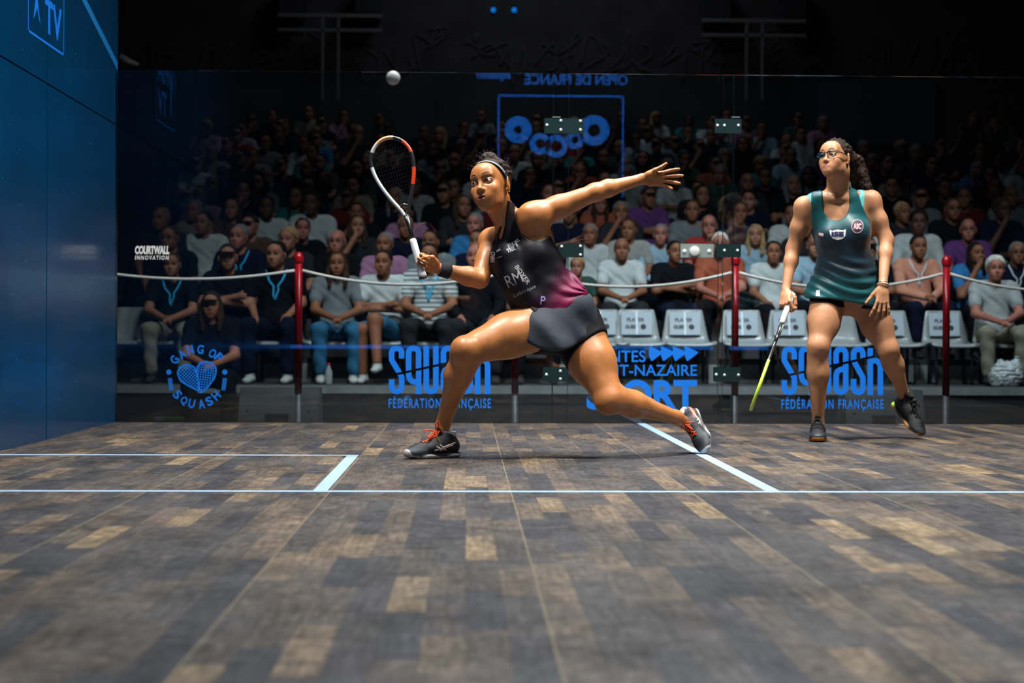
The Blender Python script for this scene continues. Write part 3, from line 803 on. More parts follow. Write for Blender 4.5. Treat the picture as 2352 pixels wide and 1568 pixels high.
st = empty('roll_marker', (U(400, 962, .35).x, .35, -.22), 'green and white bar lying low outside the glass', 'bar')
a, b_, c = U(355, 965, .35), U(376, 958, .35), U(421, 958, .35)
MB().box((a.x, .33, -.219), (c.x, .38, a.z - .002)).obj('block', M_leg, st, True)
MB().box((a.x, .33, a.z), (b_.x, .37, b_.z)).obj('white_end', mat('white_plastic', (.6, .6, .6), .5), st, True)
MB().box((b_.x, .33, a.z), (c.x, .37, c.z)).obj('green_body', mat('green_plastic', (.10, .42, .03), .5), st, True)
# dark block at the left of the stand and a curtain panel high on the right
M_navy = mat('navy_drape', (.006, .010, .020), .9)
a = U(262, 400, 7.2); b_ = U(395, 400, 7.2)
tag(MB().box((-4, 6.9, -.22), (b_.x, 7.1, 2.05)).obj('stand_side_panel', M_navy), 'dark navy panel closing the left end of the stand', 'panel')
a = U(1880, 330, 19.9); b_ = U(2150, 186, 19.9)
tag(MB().box((a.x, 19.9, a.z), (b_.x, 19.998, b_.z)).obj('dark_curtain', mat('blue_black_curtain', (.02, .035, .055), .9)), 'dark blue curtain panel high behind the stand on the right', 'curtain')
# racks high on the hall wall
M_dim = mat('dim_grey_paint', (.10, .10, .104), .8)
for x0, lab in ((638, 'left dim rack with two black boxes high on the hall wall'), (1612, 'right dim rack with two black boxes high on the hall wall')):
    Yk = 19.4; e = empty('wall_rack', U(x0 + 120, 60, Yk), lab, 'rack', 'dim racks high on the hall wall')
    def rr_(xa, ya, xb, yb, m, nm): 
        a = U(xa, yb, Yk); b_ = U(xb, ya, Yk); MB().box((a.x, Yk, a.z), (b_.x, Yk + .5 if nm == 'loudspeaker_box' else Yk + .08, b_.z)).obj(nm, m, e, True)
    dy = 0 if x0 < 1000 else 12
    rr_(x0, 32 + dy, x0 + 240, 38 + dy, M_dim, 'rail'); rr_(x0, 66 + dy, x0 + 240, 71 + dy, M_dim, 'rail')
    rr_(x0 + 100, 38 + dy, x0 + 106, 230, M_dim, 'upright'); rr_(x0 + 136, 38 + dy, x0 + 142, 230, M_dim, 'upright')
    rr_(x0 + 4, -40, x0 + 66, 28 + dy, M_cloth, 'loudspeaker_box'); rr_(x0 + 178, -40, x0 + 238, 28 + dy, M_cloth, 'loudspeaker_box')
# unreadable painted shapes on the dark hall wall
rnd = random.Random(11); M_graf = mat('faint_wall_paint', (.040, .040, .042), .9)
gm = MB()
for i in range(34):
    px = 380 + i * 58; cy = 130 + 18 * math.sin(i); base = U(px, cy, 19.97); pts = []
    for k in range(7): pts.append(base + Vector((rnd.uniform(-.28, .28), 0, rnd.uniform(-.42, .42))))
    gm.tube(smooth_path(pts, 4), .018, 5, flat=((0, 1, 0), .2))
tag(gm.obj('wall_painting', M_graf), 'faint outlined shapes painted along the dark hall wall', 'painting')
# two small blue status lights on the far wall
for px in (1133, 1181):
    c = U(px, 23, 19.96); tag(MB().ball(c, .045, 12, 8).obj('status_light', emit_mat('blue_status_light', (.0, .16, .62), 1.0)), 'tiny blue light high in the dark, %s one of the pair' % ('left' if px < 1150 else 'right'), 'light', 'pair of blue lights')
c = U(295, 142, 1.3)
tag(MB().tube([c + Vector((-.06, 0, .03)), c, c + Vector((.07, 0, -.02))], [.03, .026, .012], 10).obj('ceiling_spotlight', M_dim), 'dim lamp housing just above the glass beside the blue wall', 'lamp')

# ------------------------------------------------------------------ figure building blocks
def frame(o, x, y, z, s=1.0):
    x, y, z = Vector(x), Vector(y), Vector(z)
    m = Matrix((x, y, z)).transposed().to_4x4()
    return Matrix.Translation(Vector(o)) @ m @ Matrix.Scale(s, 4)
def orth(x, zhint):
    """x kept, z nearest to zhint; returns x, y, z with y = z cross x"""
    x = Vector(x).normalized(); z = Vector(zhint); z = (z - x * z.dot(x)).normalized(); return x, z.cross(x), z
def head_frame(c, yaw, pitch, roll, s=1.0):
    """face looks along local -Y"""
    R = Matrix.Rotation(math.radians(yaw), 4, 'Z') @ Matrix.Rotation(math.radians(pitch), 4, 'X') @ Matrix.Rotation(math.radians(roll), 4, 'Y')
    return Matrix.Translation(Vector(c)) @ R @ Matrix.Scale(s, 4)
def add_head(s, M, mouth=0.0, lid=.0080, jaw=1.0):
    s.M = M
    s.ell((0, .018, .034), (.073, .092, .082), .02)
    s.ell((0, -.030, -.012), (.0575, .063, .078), .03)
    s.ell((0, -.034, -.056), (.039 * jaw, .047, .040), .028)
    s.ell((0, -.074, -.090), (.017 * jaw, .016, .015), .026)
    for q in (-1, 1):
        s.ball((q * .039, -.063, -.022), .019, .028)                 # cheekbone
        s.ell((q * .024, -.060, -.048), (.019, .022, .026), .03)
        s.cone((q * .040 * jaw, -.000, -.044), (q * .013, -.066, -.086), .009, .009, .03)   # jaw line
        s.cone((q * .012, -.086, .030), (q * .042, -.076, .032), .008, .007, .016)  # brow
    s.ell((0, -.060, .055), (.048, .034, .035), .03)                 # forehead
    for q in (-1, 1): s.ell((q * .032, -.095, .010), (.0185, .014, .0125), .014, '-')
    s.cone((0, -.088, .020), (0, -.103, -.018), .0065, .0085, .012)
    s.ball((0, -.1065, -.023), .0095, .008)
    for q in (-1, 1):
        s.ball((q * .0125, -.0965, -.026), .0072, .007)
        s.ball((q * .0065, -.104, -.0345), .0032, .003, '-')
    # eyelids
    for q in (-1, 1):
        s.ball((q * .032, -.0735, .010), .0170, .005)
        s.ell((q * .032, -.0905, .0097), (.0158, .011, lid), .003, '-')
        s.cone((q * .0185, -.0865, .0180), (q * .045, -.0800, .0175), .0030, .0024, .003)
    # mouth
    zm = -.0565
    s.ell((0, -.074, zm), (.032, .021, .022), .024)
    for q in (-1, 1):
        s.cone((q * .0235, -.0845, zm + .0003), (q * .006, -.0950, zm + .0045), .0028, .0046, .006)
        s.cone((q * .0215, -.0855, zm - .002 - mouth * .002), (q * .005, -.0945, zm - .0066 - mouth * .0035), .0028, .0060, .006)
    s.cone((-.006, -.0945, zm + .0042), (.006, -.0945, zm + .0042), .0036, .0036, .004)
    s.cone((-.005, -.0940, zm - .0062 - mouth * .0035), (.005, -.0940, zm - .0062 - mouth * .0035), .0050, .0050, .004)
    if mouth > 0: s.ell((0, -.0985, zm - .0008 - mouth * .001), (.0165, .012, .0010 + .0026 * mouth), .0015, '-')
    else: s.cone((-.019, -.0925, zm - .0012), (.019, -.0925, zm - .0012), .0011, .0011, .002, '-')
    # ears
    for q in (-1, 1):
        s.ell((q * .076, .012, .004), (.0075, .019, .031), .008, rot=(-10, 0, q * 22))
        s.ell((q * .085, .008, .007), (.006, .011, .018), .005, '-', rot=(-10, 0, q * 22))
        s.ball((q * .0755, .004, -.024), .0075, .006)
def face_color(V, M, skin, lip, brow, brow_on=True):
    Mi = np.array(M.inverted()); P = V @ Mi[:3, :3].T + Mi[:3, 3]
    x, y, z = np.abs(P[:, 0]), P[:, 1], P[:, 2]
    near = (np.abs(P).max(1) < .14) & (y < -.05)
    C = np.tile(np.array(skin, float), (len(V), 1))
    zm = -.0565
    e = ((x / .0245) ** 2 + ((z - zm + .0015) / (.0118 - .16 * x)) ** 2)
    m = near * sstep(1.15, .8, e) * (y < -.083); C = C * (1 - m[:, None]) + np.array(lip) * m[:, None]
    inner = near * (((x / .0165) ** 2 + ((z - zm + .0015) / .0034) ** 2) < 1) * (y > -.0915)
    C = np.where((inner > 0)[:, None], np.array((.03, .008, .006)), C)
    if brow_on:
        zc = .0375 + .006 * np.sin(np.clip((x - .012) / .036, 0, 1) * PI * .85) - .002
        w = .0040 * sstep(.051, .036, x) * sstep(.010, .017, x) + 1e-5
        m = near * sstep(1.25, .6, np.abs(z - zc) / w) * (x > .010) * (x < .052); C = C * (1 - m[:, None] * .92) + np.array(brow) * m[:, None] * .92
    # lash line round the eye opening
    e = (((x - .032) / .0168) ** 2 + ((z - .0100) / .0086) ** 2)
    m = near * sstep(1.30, 1.05, e) * sstep(.60, .8, e) * (y < -.076); m = m * np.where(z > .0105, .95, .55); C = C * (1 - m[:, None]) + np.array((.02, .012, .01)) * m[:, None]
    return C
def eyes(M, parent, gaze, iris=(.035, .016, .008)):
    Mw = mat('eye_white', (.62, .60, .58), .12, coat=.6) if 'eye_white' not in bpy.data.materials else bpy.data.materials['eye_white']
    Mi = mat('iris_brown', iris, .08, coat=.8) if 'iris_brown' not in bpy.data.materials else bpy.data.materials['iris_brown']
    Mp = mat('pupil_black', (.004, .004, .004), .05, coat=1) if 'pupil_black' not in bpy.data.materials else bpy.data.materials['pupil_black']
    for q in (-1, 1):
        c = M @ Vector((q * .032, -.0748, .0100)); r = .0148 * M.to_scale()[0]
        g = Vector(gaze).normalized(); e = MB()
        Rq = g.to_track_quat('Z', 'Y').to_matrix().to_4x4(); n = 20; rings = []
        vs = [c + g * r]; fs = []
        ths = [.12, .22, .36, .46, .52, .8, 1.2, 1.7, 2.3, PI]
        for t in ths:
            for j in range(n):
                a = 2 * PI * j / n; vs.append(c + (Rq @ Vector((math.sin(t) * math.cos(a), math.sin(t) * math.sin(a), math.cos(t)))) * r)
        mi = []
        for j in range(n): fs.append((0, 1 + j, 1 + (j + 1) % n)); mi.append(2)
        for i in range(len(ths) - 1):
            for j in range(n):
                a = 1 + i * n + j; b_ = 1 + i * n + (j + 1) % n; fs.append((a, a + n, b_ + n, b_)); mi.append(2 if i < 1 else (1 if i < 3 else 0))
        e.v = [tuple(v) for v in vs]; e.f = [list(f) for f in fs]; e.mi = mi; e.sm = [True] * len(fs)
        e.obj('eyeball', [Mw, Mi, Mp], parent, True)
def add_hand(s, M, curls, spread=0.0, thumb=((.018, .022, -.006), (.046, .046, -.016), (.070, .058, -.022), (.088, .062, -.026)), k=.006, sc=1.0):
    """local x to the fingers, y to the thumb, z out of the back of the hand; curls = 4 x 3 bend angles in degrees"""
    s.M = M @ Matrix.Scale(sc, 4)
    s.ell((.042, .002, -.002), (.046, .036, .0135), .012)
    s.cone((-.012, 0, 0), (.03, 0, 0), .0235, .026, .015, n=(0, 0, 1), f=.72)
    s.ball((.028, .022, -.010), .015, .015); s.ball((.030, -.020, -.010), .013, .015)
    K = [(.086, .028), (.090, .009), (.087, -.0105), (.079, -.0285)]; Ls = [(.042, .025, .019), (.047, .029, .020), (.043, .027, .020), (.033, .020, .018)]
    tips = []
    for i in range(4):
        kx, ky = K[i]; s.cone((.015, ky * .55, .002), (kx, ky, .001), .0110, .0098, .010)
        p = Vector((kx, ky, .001)); a = 0; sp = math.radians(spread * (1.5 - i)) ; r = (.0092, .0084, .0078, .0068) if i < 3 else (.0082, .0074, .0068, .006)
        for j in range(3):
            a += math.radians(curls[i][j]); d = Vector((math.cos(a) * math.cos(sp), math.cos(a) * math.sin(sp), -math.sin(a))); q = p + d * Ls[i][j]
            s.cone(p, q, r[j], r[j + 1], .004); p = q
        tips.append(s.M @ p)
    t = thumb; s.cone(t[0], t[1], .014, .0115, .012); s.cone(t[1], t[2], .0105, .0095, .004); s.cone(t[2], t[3], .0095, .0078, .004)
    return tips

# ------------------------------------------------------------------ shoes
def sdf_obj(name, s, h, m, parent, color=None, fine=()):
    me = sdf_mesh(name, s, h, fine, color); me.materials.append(m); return link(name, me, None, parent, True)
def surf(bv, p, off=.0015):
    loc, nr, _, _ = bv.find_nearest(p); return loc + nr * off
def bvh_of(o):
    me = o.data; return BVHTree.FromPolygons([v.co.copy() for v in me.vertices], [tuple(p.vertices) for p in me.polygons])
def make_shoe(M, parent, style, side=1, sock_top=.125, sock_lean=(0, 0)):
    """local x to the toe, z up from the ground; side = +1 outer side is +y"""
    shoe = bpy.data.objects.new('court_shoe', None); COL.objects.link(shoe); shoe.parent = parent; shoe.empty_display_size = .05
    shoe.matrix_basis = wmat(parent).inverted()
    s = SDF(); s.M = M
    s.cone((.036, 0, .050), (.105, 0, .054), .0365, .037, .02); s.cone((.105, 0, .050), (.190, 0, .038), .038, .039, .025, n=(0, 0, 1), f=.85)
    s.ell((.210, 0, .028), (.058, .044, .030), .02); s.cone((.045, 0, .06), (.052, 0, .098), .035, .033, .015)
    s.cone((.06, 0, .08), (.125, 0, .075), .026, .020, .02); s.cone((.085, 0, .095), (.100, 0, .125), .014, .016, .010, n=(.8, 0, -.6), f=.5)
    s.cone((.048, 0, .085), (.044, 0, .16), .0265, .033, .006, '-')
    s.plane((0, 0, .016), (0, 0, -1), .004)
    Mi = np.array(M.inverted())
    def loc(V): return V @ Mi[:3, :3].T + Mi[:3, 3]
    def upper_col(V):
        P = loc(V); C = np.tile(np.array(style['upper']), (len(V), 1))
        t = sstep(.165, .185, P[:, 0]) * sstep(.055, .04, P[:, 2]); C = lerp3(C, np.tile(style['toe'], (len(V), 1)), t)
        if style.get('panel') is not None:
            t = sstep(.03, .04, P[:, 2]) * sstep(.10, .085, P[:, 0]) * sstep(.075, .065, P[:, 2]) * (P[:, 1] * side > 0); C = lerp3(C, np.tile(style['panel'], (len(V), 1)), t)
        return C
    up_ = sdf_obj('upper', s, .003, style['m_upper'], shoe, upper_col)
    b = SDF(); b.M = M
    for (a, c, ra, rb) in (((.034, 0, .014), (.10, 0, .012), .040, .036), ((.10, 0, .012), (.185, 0, .012), .036, .0475), ((.185, 0, .012), (.232, 0, .018), .0475, .034)):
        b.cone(a, c, ra, rb, .01, n=(0, 0, 1), f=.44)
    b.ell((.250, 0, .028), (.020, .030, .018), .012)
    b.plane((0, 0, 0), (0, 0, -1), .003)
    def sole_col(V):
        P = loc(V); w = .014 + .006 * np.sin(P[:, 0] * 48); C = np.tile(np.array(style['sole_lo']), (len(V), 1))
        t = sstep(w - .0012, w + .0012, P[:, 2]) * sstep(.222, .210, P[:, 0]); C = lerp3(C, np.tile(style['sole_hi'], (len(V), 1)), t)
        if 'heel' in style: C = lerp3(C, np.tile(style['toe'], (len(V), 1)), sstep(.024, .026, P[:, 2]) * sstep(.20, .21, P[:, 0]))
        if 'heel' in style: C = np.where((P[:, 0] < .035)[:, None], np.array(style['heel']), C)
        return C
    sdf_obj('sole', b, .002, style['m_sole'], shoe, sole_col)
    bv = bvh_of(up_)
    if style['lace'] is not None:
        mb = MB(); R_ = .0024
        for i in range(6):
            x = .105 + i * .0135; zz = .12
            for q in (-1, 1):
                pts = []
                for k in range(7):
                    t = k / 6; y = q * (-.024 + .048 * t); xx = x + .0135 * t
                    pts.append(surf(bv, M @ Vector((xx, y, .10 - (xx - .1) * .35 + .02)), .0028))
                mb.tube(pts, R_, 6)
        kn = surf(bv, M @ Vector((.106, 0, .12)), .006); mb.ball(kn, .006 if style['bow'] else .004, 8, 6)
        ax_, ay_, az_ = [M.to_3x3() @ Vector(v) for v in ((1, 0, 0), (0, 1, 0), (0, 0, 1))]
        B = style['bow']
        def rel(*p): return kn + ax_ * p[0] + ay_ * p[1] + az_ * p[2]
        if B:
            mb.tube(smooth_path([rel(0, 0, 0), rel(-.006, .006, .028), rel(.002, .010, .045), rel(.010, .006, .030), rel(0, 0, 0)]), R_, 6)
            mb.tube(smooth_path([rel(0, 0, 0), rel(.03, .014, -.004), rel(.055, .022, -.026), rel(.04, .012, -.022), rel(0, 0, 0)]), R_, 6)
            mb.tube(smooth_path([rel(0, 0, 0), rel(.022, -.01, .008), rel(.056, -.018, .006)]), R_, 6)
            mb.tube(smooth_path([rel(0, 0, 0), rel(.014, .024, -.006), rel(.010, .036, -.036)]), R_, 6)
        else:
            mb.tube(smooth_path([rel(0, 0, 0), rel(.01, -.02, .004), rel(.018, -.03, -.012), rel(0, 0, 0)]), R_, 6)
            mb.tube(smooth_path([rel(0, 0, 0), rel(.01, .02, .004), rel(.018, .03, -.014), rel(0, 0, 0)]), R_, 6)
        mb.obj('laces', style['m_lace'], shoe, True)
    if style.get('stripe') is not None:
        mb = MB()
        for q in (-1, 1):
            def ln(p0, p1, r, mid=None):
                pts = [p0, mid, p1] if mid else [p0, p1]; P = smooth_path([Vector((p[0], 0, p[1])) for p in pts], 7); out = []
                for v in P: out.append(surf(bv, M @ Vector((v.x, q * .075, v.z)), -.0018))
                mb.tube(out, r, 6)
            ln((.142, .024), (.030, .078), .0042, (.090, .050)); ln((.118, .020), (.050, .062), .0038, (.085, .040))
            ln((.140, .062), (.104, .022), .0042); ln((.118, .070), (.076, .020), .0042)
        mb.obj('side_stripes', style['m_stripe'], shoe, True)
    k = SDF(); k.M = M; lx, ly = sock_lean
    k.cone((.05, 0, .06), (.048 + lx, ly, sock_top), .029, style.get('sock_r', .0285), .01)
    a = Vector((.048 + lx, ly, sock_top)) - Vector((.05, 0, .06)); k.plane(Vector((.048 + lx, ly, sock_top)) - a * .05, a, .003)
    sdf_obj('sock', k, .004, style['m_sock'], shoe)
    return shoe

# ------------------------------------------------------------------ rackets
def make_racket(name, M, label, style):
    """local x from the butt to the tip (0.685), y across the head, z normal to the strings"""
    e = empty(name, M @ Vector((0, 0, 0)), label, 'racket'); L_ = .685
    def P(x, y, z=0): return M @ Vector((x, y, z))
    zl = (M.to_3x3() @ Vector((0, 0, 1))).normalized()
    outer = [(.300, .007), (.335, .020), (.385, .045), (.435, .067), (.49, .086), (.545, .097), (.595, .096), (.635, .080), (.662, .056), (.679, .028), (.684, 0)]
    path = smooth_path([Vector((x, y, 0)) for x, y in outer] + [Vector((x, -y, 0)) for x, y in outer[::-1][1:]], 5)
    n = len(path); cols = style['frame']; mb = MB()
    segs = len(cols)
    f0 = len(mb.f); mb.tube([P(*p) for p in path], .0086, 10)
    for i in range(f0, len(mb.f)):
        ring = min((i - f0) // 10, n - 1); mb.mi[i] = cols[min(segs - 1, int(ring / n * segs))]
    mb.cur = 1; mb.tube([P(.18, 0), P(.24, 0), P(.302, .004)], [.0105, .0095, .010], 10); mb.tube([P(.24, 0), P(.302, -.004)], [.0095, .010], 10)
    mb.cur = style['shaft']; mb.tube([P(.185, 0, .006), P(.245, 0, .006)], .0075, 8)
    mb.cur = 1; mb.tube(smooth_path([P(.337, .022), P(.350, .010), P(.354, 0), P(.350, -.010), P(.337, -.022)]), .006, 8)
    mb.obj('frame', style['mats'], e, True)
    g = MB(); g.tube([P(0, 0), P(.006, 0), P(.03, 0), (P(.11, 0)), P(.175, 0), P(.185, 0)], [.017, .0185, .0165, .0158, .015, .0125], 8); g.obj('grip', style['m_grip'], e, True)
    bt = MB(); bt.tube([P(-.008, 0), P(-.001, 0)], [.0165, .0185], 8); bt.obj('butt_cap', style['mats'][1], e, True)
    st = MB(); hw = lambda x: max(0, np.interp(x, [.335, .385, .435, .49, .545, .595, .635, .662, .68], [.018, .045, .067, .086, .097, .096, .080, .056, .02]))
    for i in range(14):
        y = -.084 + i * .0129; xs = [x for x in np.linspace(.34, .682, 80) if hw(x) > abs(y)]
        if len(xs) > 1: st.tube([P(xs[0], y), P(xs[-1], y)], .00042, 4, caps=False)
    for i in range(17):
        x = .37 + i * .0182; w = hw(x)
        if w > .01: st.tube([P(x, -w, .0008), P(x, w, .0008)], .00042, 4, caps=False)
    st.obj('strings', style['m_string'], e, True)
    return e
def on_surface(bv, px, py, off=.0015):
    d = (RC @ Vector(((px - W / 2) / CAM_F, 1.0, (H / 2 - py) / CAM_F))).normalized(); h = bv.ray_cast(CAM_P, d)
    return h[0] - d * off if h[0] is not None else None
def poly_region(pts_px, Y):
    """prism over an outline given in photograph units at depth Y (runs straight back and forth)"""
    P = np.array([(U(x, y, Y).x, U(x, y, Y).z) for x, y in pts_px], np.float32)
    def fn(X):
        p = X[:, [0, 2]]; d = np.full(len(p), 1e9, np.float32); ins = np.zeros(len(p), bool)
        for i in range(len(P)):
            a, b_ = P[i - 1], P[i]; e = b_ - a; w = p - a; t = np.clip((w @ e) / max(float(e @ e), 1e-12), 0, 1); q = w - t[:, None] * e
            d = np.minimum(d, (q * q).sum(1))
            c = ((a[1] > p[:, 1]) != (b_[1] > p[:, 1])); den = (b_[1] - a[1]) if abs(b_[1] - a[1]) > 1e-9 else 1e-9
            ins ^= c & (p[:, 0] < (b_[0] - a[0]) * (p[:, 1] - a[1]) / den + a[0])
        d = np.sqrt(d); return np.where(ins, -d, d)
    return fn
def spl(pts, n=5):
    return [(v.x, v.y) for v in smooth_path([Vector((x, y, 0)) for x, y in pts] + [Vector((*pts[0], 0))], n)[:-1]]
def glue(target_bvh, name, m, parent, draw, off=.0012):
    """flat print drawn in photograph units laid on the cloth surface"""
    s = Sticker(); draw(s)
    # refine long polygons so that the print follows the folds
    bm = bmesh.new(); vv = [bm.verts.new((x, y, 0)) for x, y in s.v]
    for f in s.f:
        try: bm.faces.new([vv[i] for i in f])
        except ValueError: pass
    bmesh.ops.triangulate(bm, faces=bm.faces[:])
    for _ in range(2):
        ed = [e for e in bm.edges if e.calc_length() > 5]
        if ed: bmesh.ops.subdivide_edges(bm, edges=ed, cuts=1); bmesh.ops.triangulate(bm, faces=bm.faces[:])
    vs = []; ok = []
    for v in bm.verts:
        d = (RC @ Vector(((v.co.x - W / 2) / CAM_F, 1.0, (H / 2 - v.co.y) / CAM_F))).normalized()
        h = target_bvh.ray_cast(CAM_P, d)
        ok.append(h[0] is not None); vs.append((h[0] + (h[1] if h[1].dot(d) < 0 else -h[1]) * off) if h[0] is not None else CAM_P)
    bm.verts.index_update(); fs = [[v.index for v in f.verts] for f in bm.faces if all(ok[v.index] for v in f.verts)]
    fs = [f for f in fs if max((vs[f[0]] - vs[f[1]]).length, (vs[f[1]] - vs[f[2]]).length) < .05]
    bm.free(); mb = MB(); mb.add(vs, fs); return mb.obj(name, m, parent, True)

# ================================================================== lunging player
HQ = 1.0     # voxel multiplier
SK1 = (.46, .175, .055)
M_skin = mat('brown_skin', SK1, .44, spec=.45, coat=.20, coatr=.32, sss=.05, attr='Col', bump=(260, .16), noise=(22, .13))
M_hair = mat('dark_curly_hair', (.020, .010, .006), .6, spec=.2, bump=(190, .9), noise=(60, .5))
YA = -2.65; S1 = 514.0
def A(px, py, dy=0.0): return U(px, py, YA + dy)
ft = G(928, 1054); fh = G(1038, 1046)
p1 = empty('person', (A(1270, 800).x, YA, 0), 'lunging player in black and magenta top reaching a racket to the left', 'person')
s = SDF()
r = lambda p: p / S1
# legs
hipR, hipL = A(1243, 745, -.05), A(1322, 752, .03)
kneeR, ankR = A(1068, 806, -.24), A(1019, 972, -.075)
kneeL, ankL = A(1402, 916, -.14), A(1553, 958, .12)
k = .035
s.cone(A(1262, 752, -.02), hipR, r(60), r(58), .05)
m = hipR.lerp(kneeR, .45); s.cone(hipR, m + Vector((0, 0, .004)), r(58), r(49), k); s.cone(m, kneeR, r(48), r(30), k)
s.cone(hipR.lerp(kneeR, .35) + Vector((0, 0, .030)), hipR.lerp(kneeR, .82) + Vector((0, 0, .012)), r(30), r(24), k)      # quadriceps
s.cone(hipR.lerp(kneeR, .3) + Vector((.02, 0, -.035)), hipR.lerp(kneeR, .85) + Vector((.01, .01, -.012)), r(28), r(20), k)  # hamstring
s.ball(kneeR + Vector((-.002, -.014, .010)), r(27), .02)
m = kneeR.lerp(ankR, .33); s.cone(kneeR, m, r(27), r(28), k); s.cone(m, ankR, r(28), r(15.5), k)
s.cone(kneeR.lerp(ankR, .15) + Vector((.030, .028, 0)), kneeR.lerp(ankR, .55) + Vector((.012, .016, 0)), r(25), r(15), .03)   # calf
s.cone(kneeR.lerp(ankR, .1) + Vector((-.012, -.012, 0)), kneeR.lerp(ankR, .9) + Vector((-.005, -.006, 0)), r(14), r(9), .02)
s.cone(ankR, ankR + (ft - fh).normalized() * .02 + Vector((0, 0, -.05)), r(16), r(16), .02)
m = hipL.lerp(kneeL, .5)
s.cone(hipL, m, r(62), r(52), k); s.cone(m, kneeL, r(51), r(30), k)
s.cone(hipL.lerp(kneeL, .3) + Vector((-.015, -.03, 0)), hipL.lerp(kneeL, .85) + Vector((-.012, -.012, 0)), r(34), r(24), k)
s.ball(kneeL + Vector((-.016, -.010, -.012)), r(28), .025)
m = kneeL.lerp(ankL, .34) + Vector((0, 0, .004)); s.cone(kneeL, m, r(29), r(29), .03); s.cone(m, ankL, r(28), r(15.5), .03)
s.cone(kneeL.lerp(ankL, .10) + Vector((.004, .01, .020)), kneeL.lerp(ankL, .52) + Vector((.006, .006, .014)), r(22), r(15), .03)
s.cone(ankL, A(1580, 976, .21), r(16), r(15), .02)
# torso
P0, P3 = A(1283, 728), A(1176, 522)
tz = (P3 - P0).normalized(); ty_, tx = None, None
face_dir = Vector((-.42, -.90, 0)); N_ = (face_dir - tz * face_dir.dot(tz)).normalized(); LAT = tz.cross(-N_).normalized()
if LAT.x < 0: LAT = -LAT
TM = frame(P0, LAT, -N_, tz)          # local x to image right, y to the back, z up the spine
LT = (P3 - P0).length
torso0 = len(s.P); s.M = TM
s.ell((0, .005, .0), (.160, .118, .125), .03)
s.ell((.045, .055, -.03), (.095, .085, .095), .04)
s.ell((0, 0, LT * .32), (.118, .088, .14), .05)
s.ell((0, .0, LT * .64), (.140, .098, .155), .05)
s.ell((0, .01, LT * .84), (.135, .085, .085), .04)
for q in (-1, 1): s.ell((q * .062, -.078, LT * .67), (.058, .048, .060), .04)
s.M = Matrix.Identity(4)
torso1 = len(s.P)
# shoulders, arms
shL, elL, wrL = A(1222, 500, -.08), A(1366, 442, -.05), A(1474, 411, .0)
s.cone(P3 + Vector((.02, -.01, -.02)), shL, r(30), r(31), .03)
s.ball(shL + Vector((-.018, -.030, .020)), r(19), .02)
s.ball(shL + Vector((.022, -.010, .008)), r(33), .025)
s.cone(shL + Vector((.0, .0, -.035)), A(1240, 540, -.05), r(28), r(26), .04)
m = shL.lerp(elL, .42); s.cone(shL, m, r(31), r(25), .03); s.cone(m, elL, r(25), r(19.5), .03)
s.cone(shL.lerp(elL, .35) + Vector((.0, -.01, .012)), shL.lerp(elL, .75) + Vector((0, -.006, .006)), r(17), r(13), .02)
s.cone(shL.lerp(elL, .30) + Vector((.0, .0, -.018)), shL.lerp(elL, .75) + Vector((0, .004, -.012)), r(17), r(12), .02)
s.ball(elL, r(19), .015)
m = elL.lerp(wrL, .28); s.cone(elL, m + Vector((0, 0, .003)), r(19), r(19.5), .02); s.cone(m, wrL, r(19), r(11.5), .02, n=(0, 1, 0), f=.85)
shR, elR, wrR = A(1132, 556, .06), A(1102, 641, -.10), A(1008, 617, -.17)
s.cone(P3 + Vector((-.02, .01, -.05)), shR, r(32), r(30), .04)
s.ball(shR, r(31), .03)
m = shR.lerp(elR, .5); s.cone(shR, m, r(27), r(23), .03); s.cone(m, elR, r(24), r(19), .03)
s.cone(shR.lerp(elR, .25) + Vector((-.01, -.02, 0)), shR.lerp(elR, .75) + Vector((-.008, -.014, 0)), r(17), r(13), .02)
m = elR.lerp(wrR, .28); s.cone(elR, m, r(20), r(21), .02); s.cone(m, wrR, r(21), r(12), .02)
# neck
HM1 = head_frame(A(1127, 430, -.11), -28, -4, -10, 1.05)
nk = HM1 @ Vector((0, .028, -.055))
s.M = Matrix.Identity(4)
s.cone(nk, P3 + Vector((.008, .0, .01)), r(27), r(31), .025); s.cone(HM1 @ Vector((0, .03, -.02)), nk, r(26), r(26), .02)
s.cone(HM1 @ Vector((.052, .026, -.050)), A(1158, 538, -.095), .014, .010, .03)       # neck muscle
s.cone(HM1 @ Vector((.0, .022, -.070)), A(1162, 540, -.075), .034, .036, .03)
s.cone(P3 + Vector((.0, .02, .015)), shL + Vector((-.02, .02, .0)), .034, .032, .03)     # trapezius
neck1 = len(s.P)
add_head(s, HM1, mouth=.9, jaw=.95, lid=.0074)
# hands
xh, yh, zh = orth(A(958, 594, -.21) - wrR, (0.15, 1, 0.1)); HR = frame(wrR + xh * .012, xh, yh, zh)
if yh.z < 0: raise RuntimeError('grip hand upside down')
add_hand(s, HR, [(58, 78, 50), (62, 80, 55), (66, 80, 55), (70, 78, 55)], 3, thumb=((.018, .022, -.010), (.052, .040, -.030), (.080, .034, -.044), (.098, .020, -.050)), sc=.93)
xh = (A(1545, 410, .0) - wrL).normalized(); zh = Vector((-.05, .86, .25)); zh = (zh - xh * zh.dot(xh)).normalized(); yh = xh.cross(zh) * -1
yh = -(zh.cross(xh)); yh = yh if yh.z > 0 else -yh
HL = frame(wrL + xh * .010, xh, yh, zh)
add_hand(s, HL, [(-8, 22, 14), (2, 12, 8), (14, 16, 10), (18, 30, 16)], 9, thumb=((.018, .022, -.006), (.050, .044, -.012), (.080, .058, -.012), (.104, .074, -.010)), sc=.93)
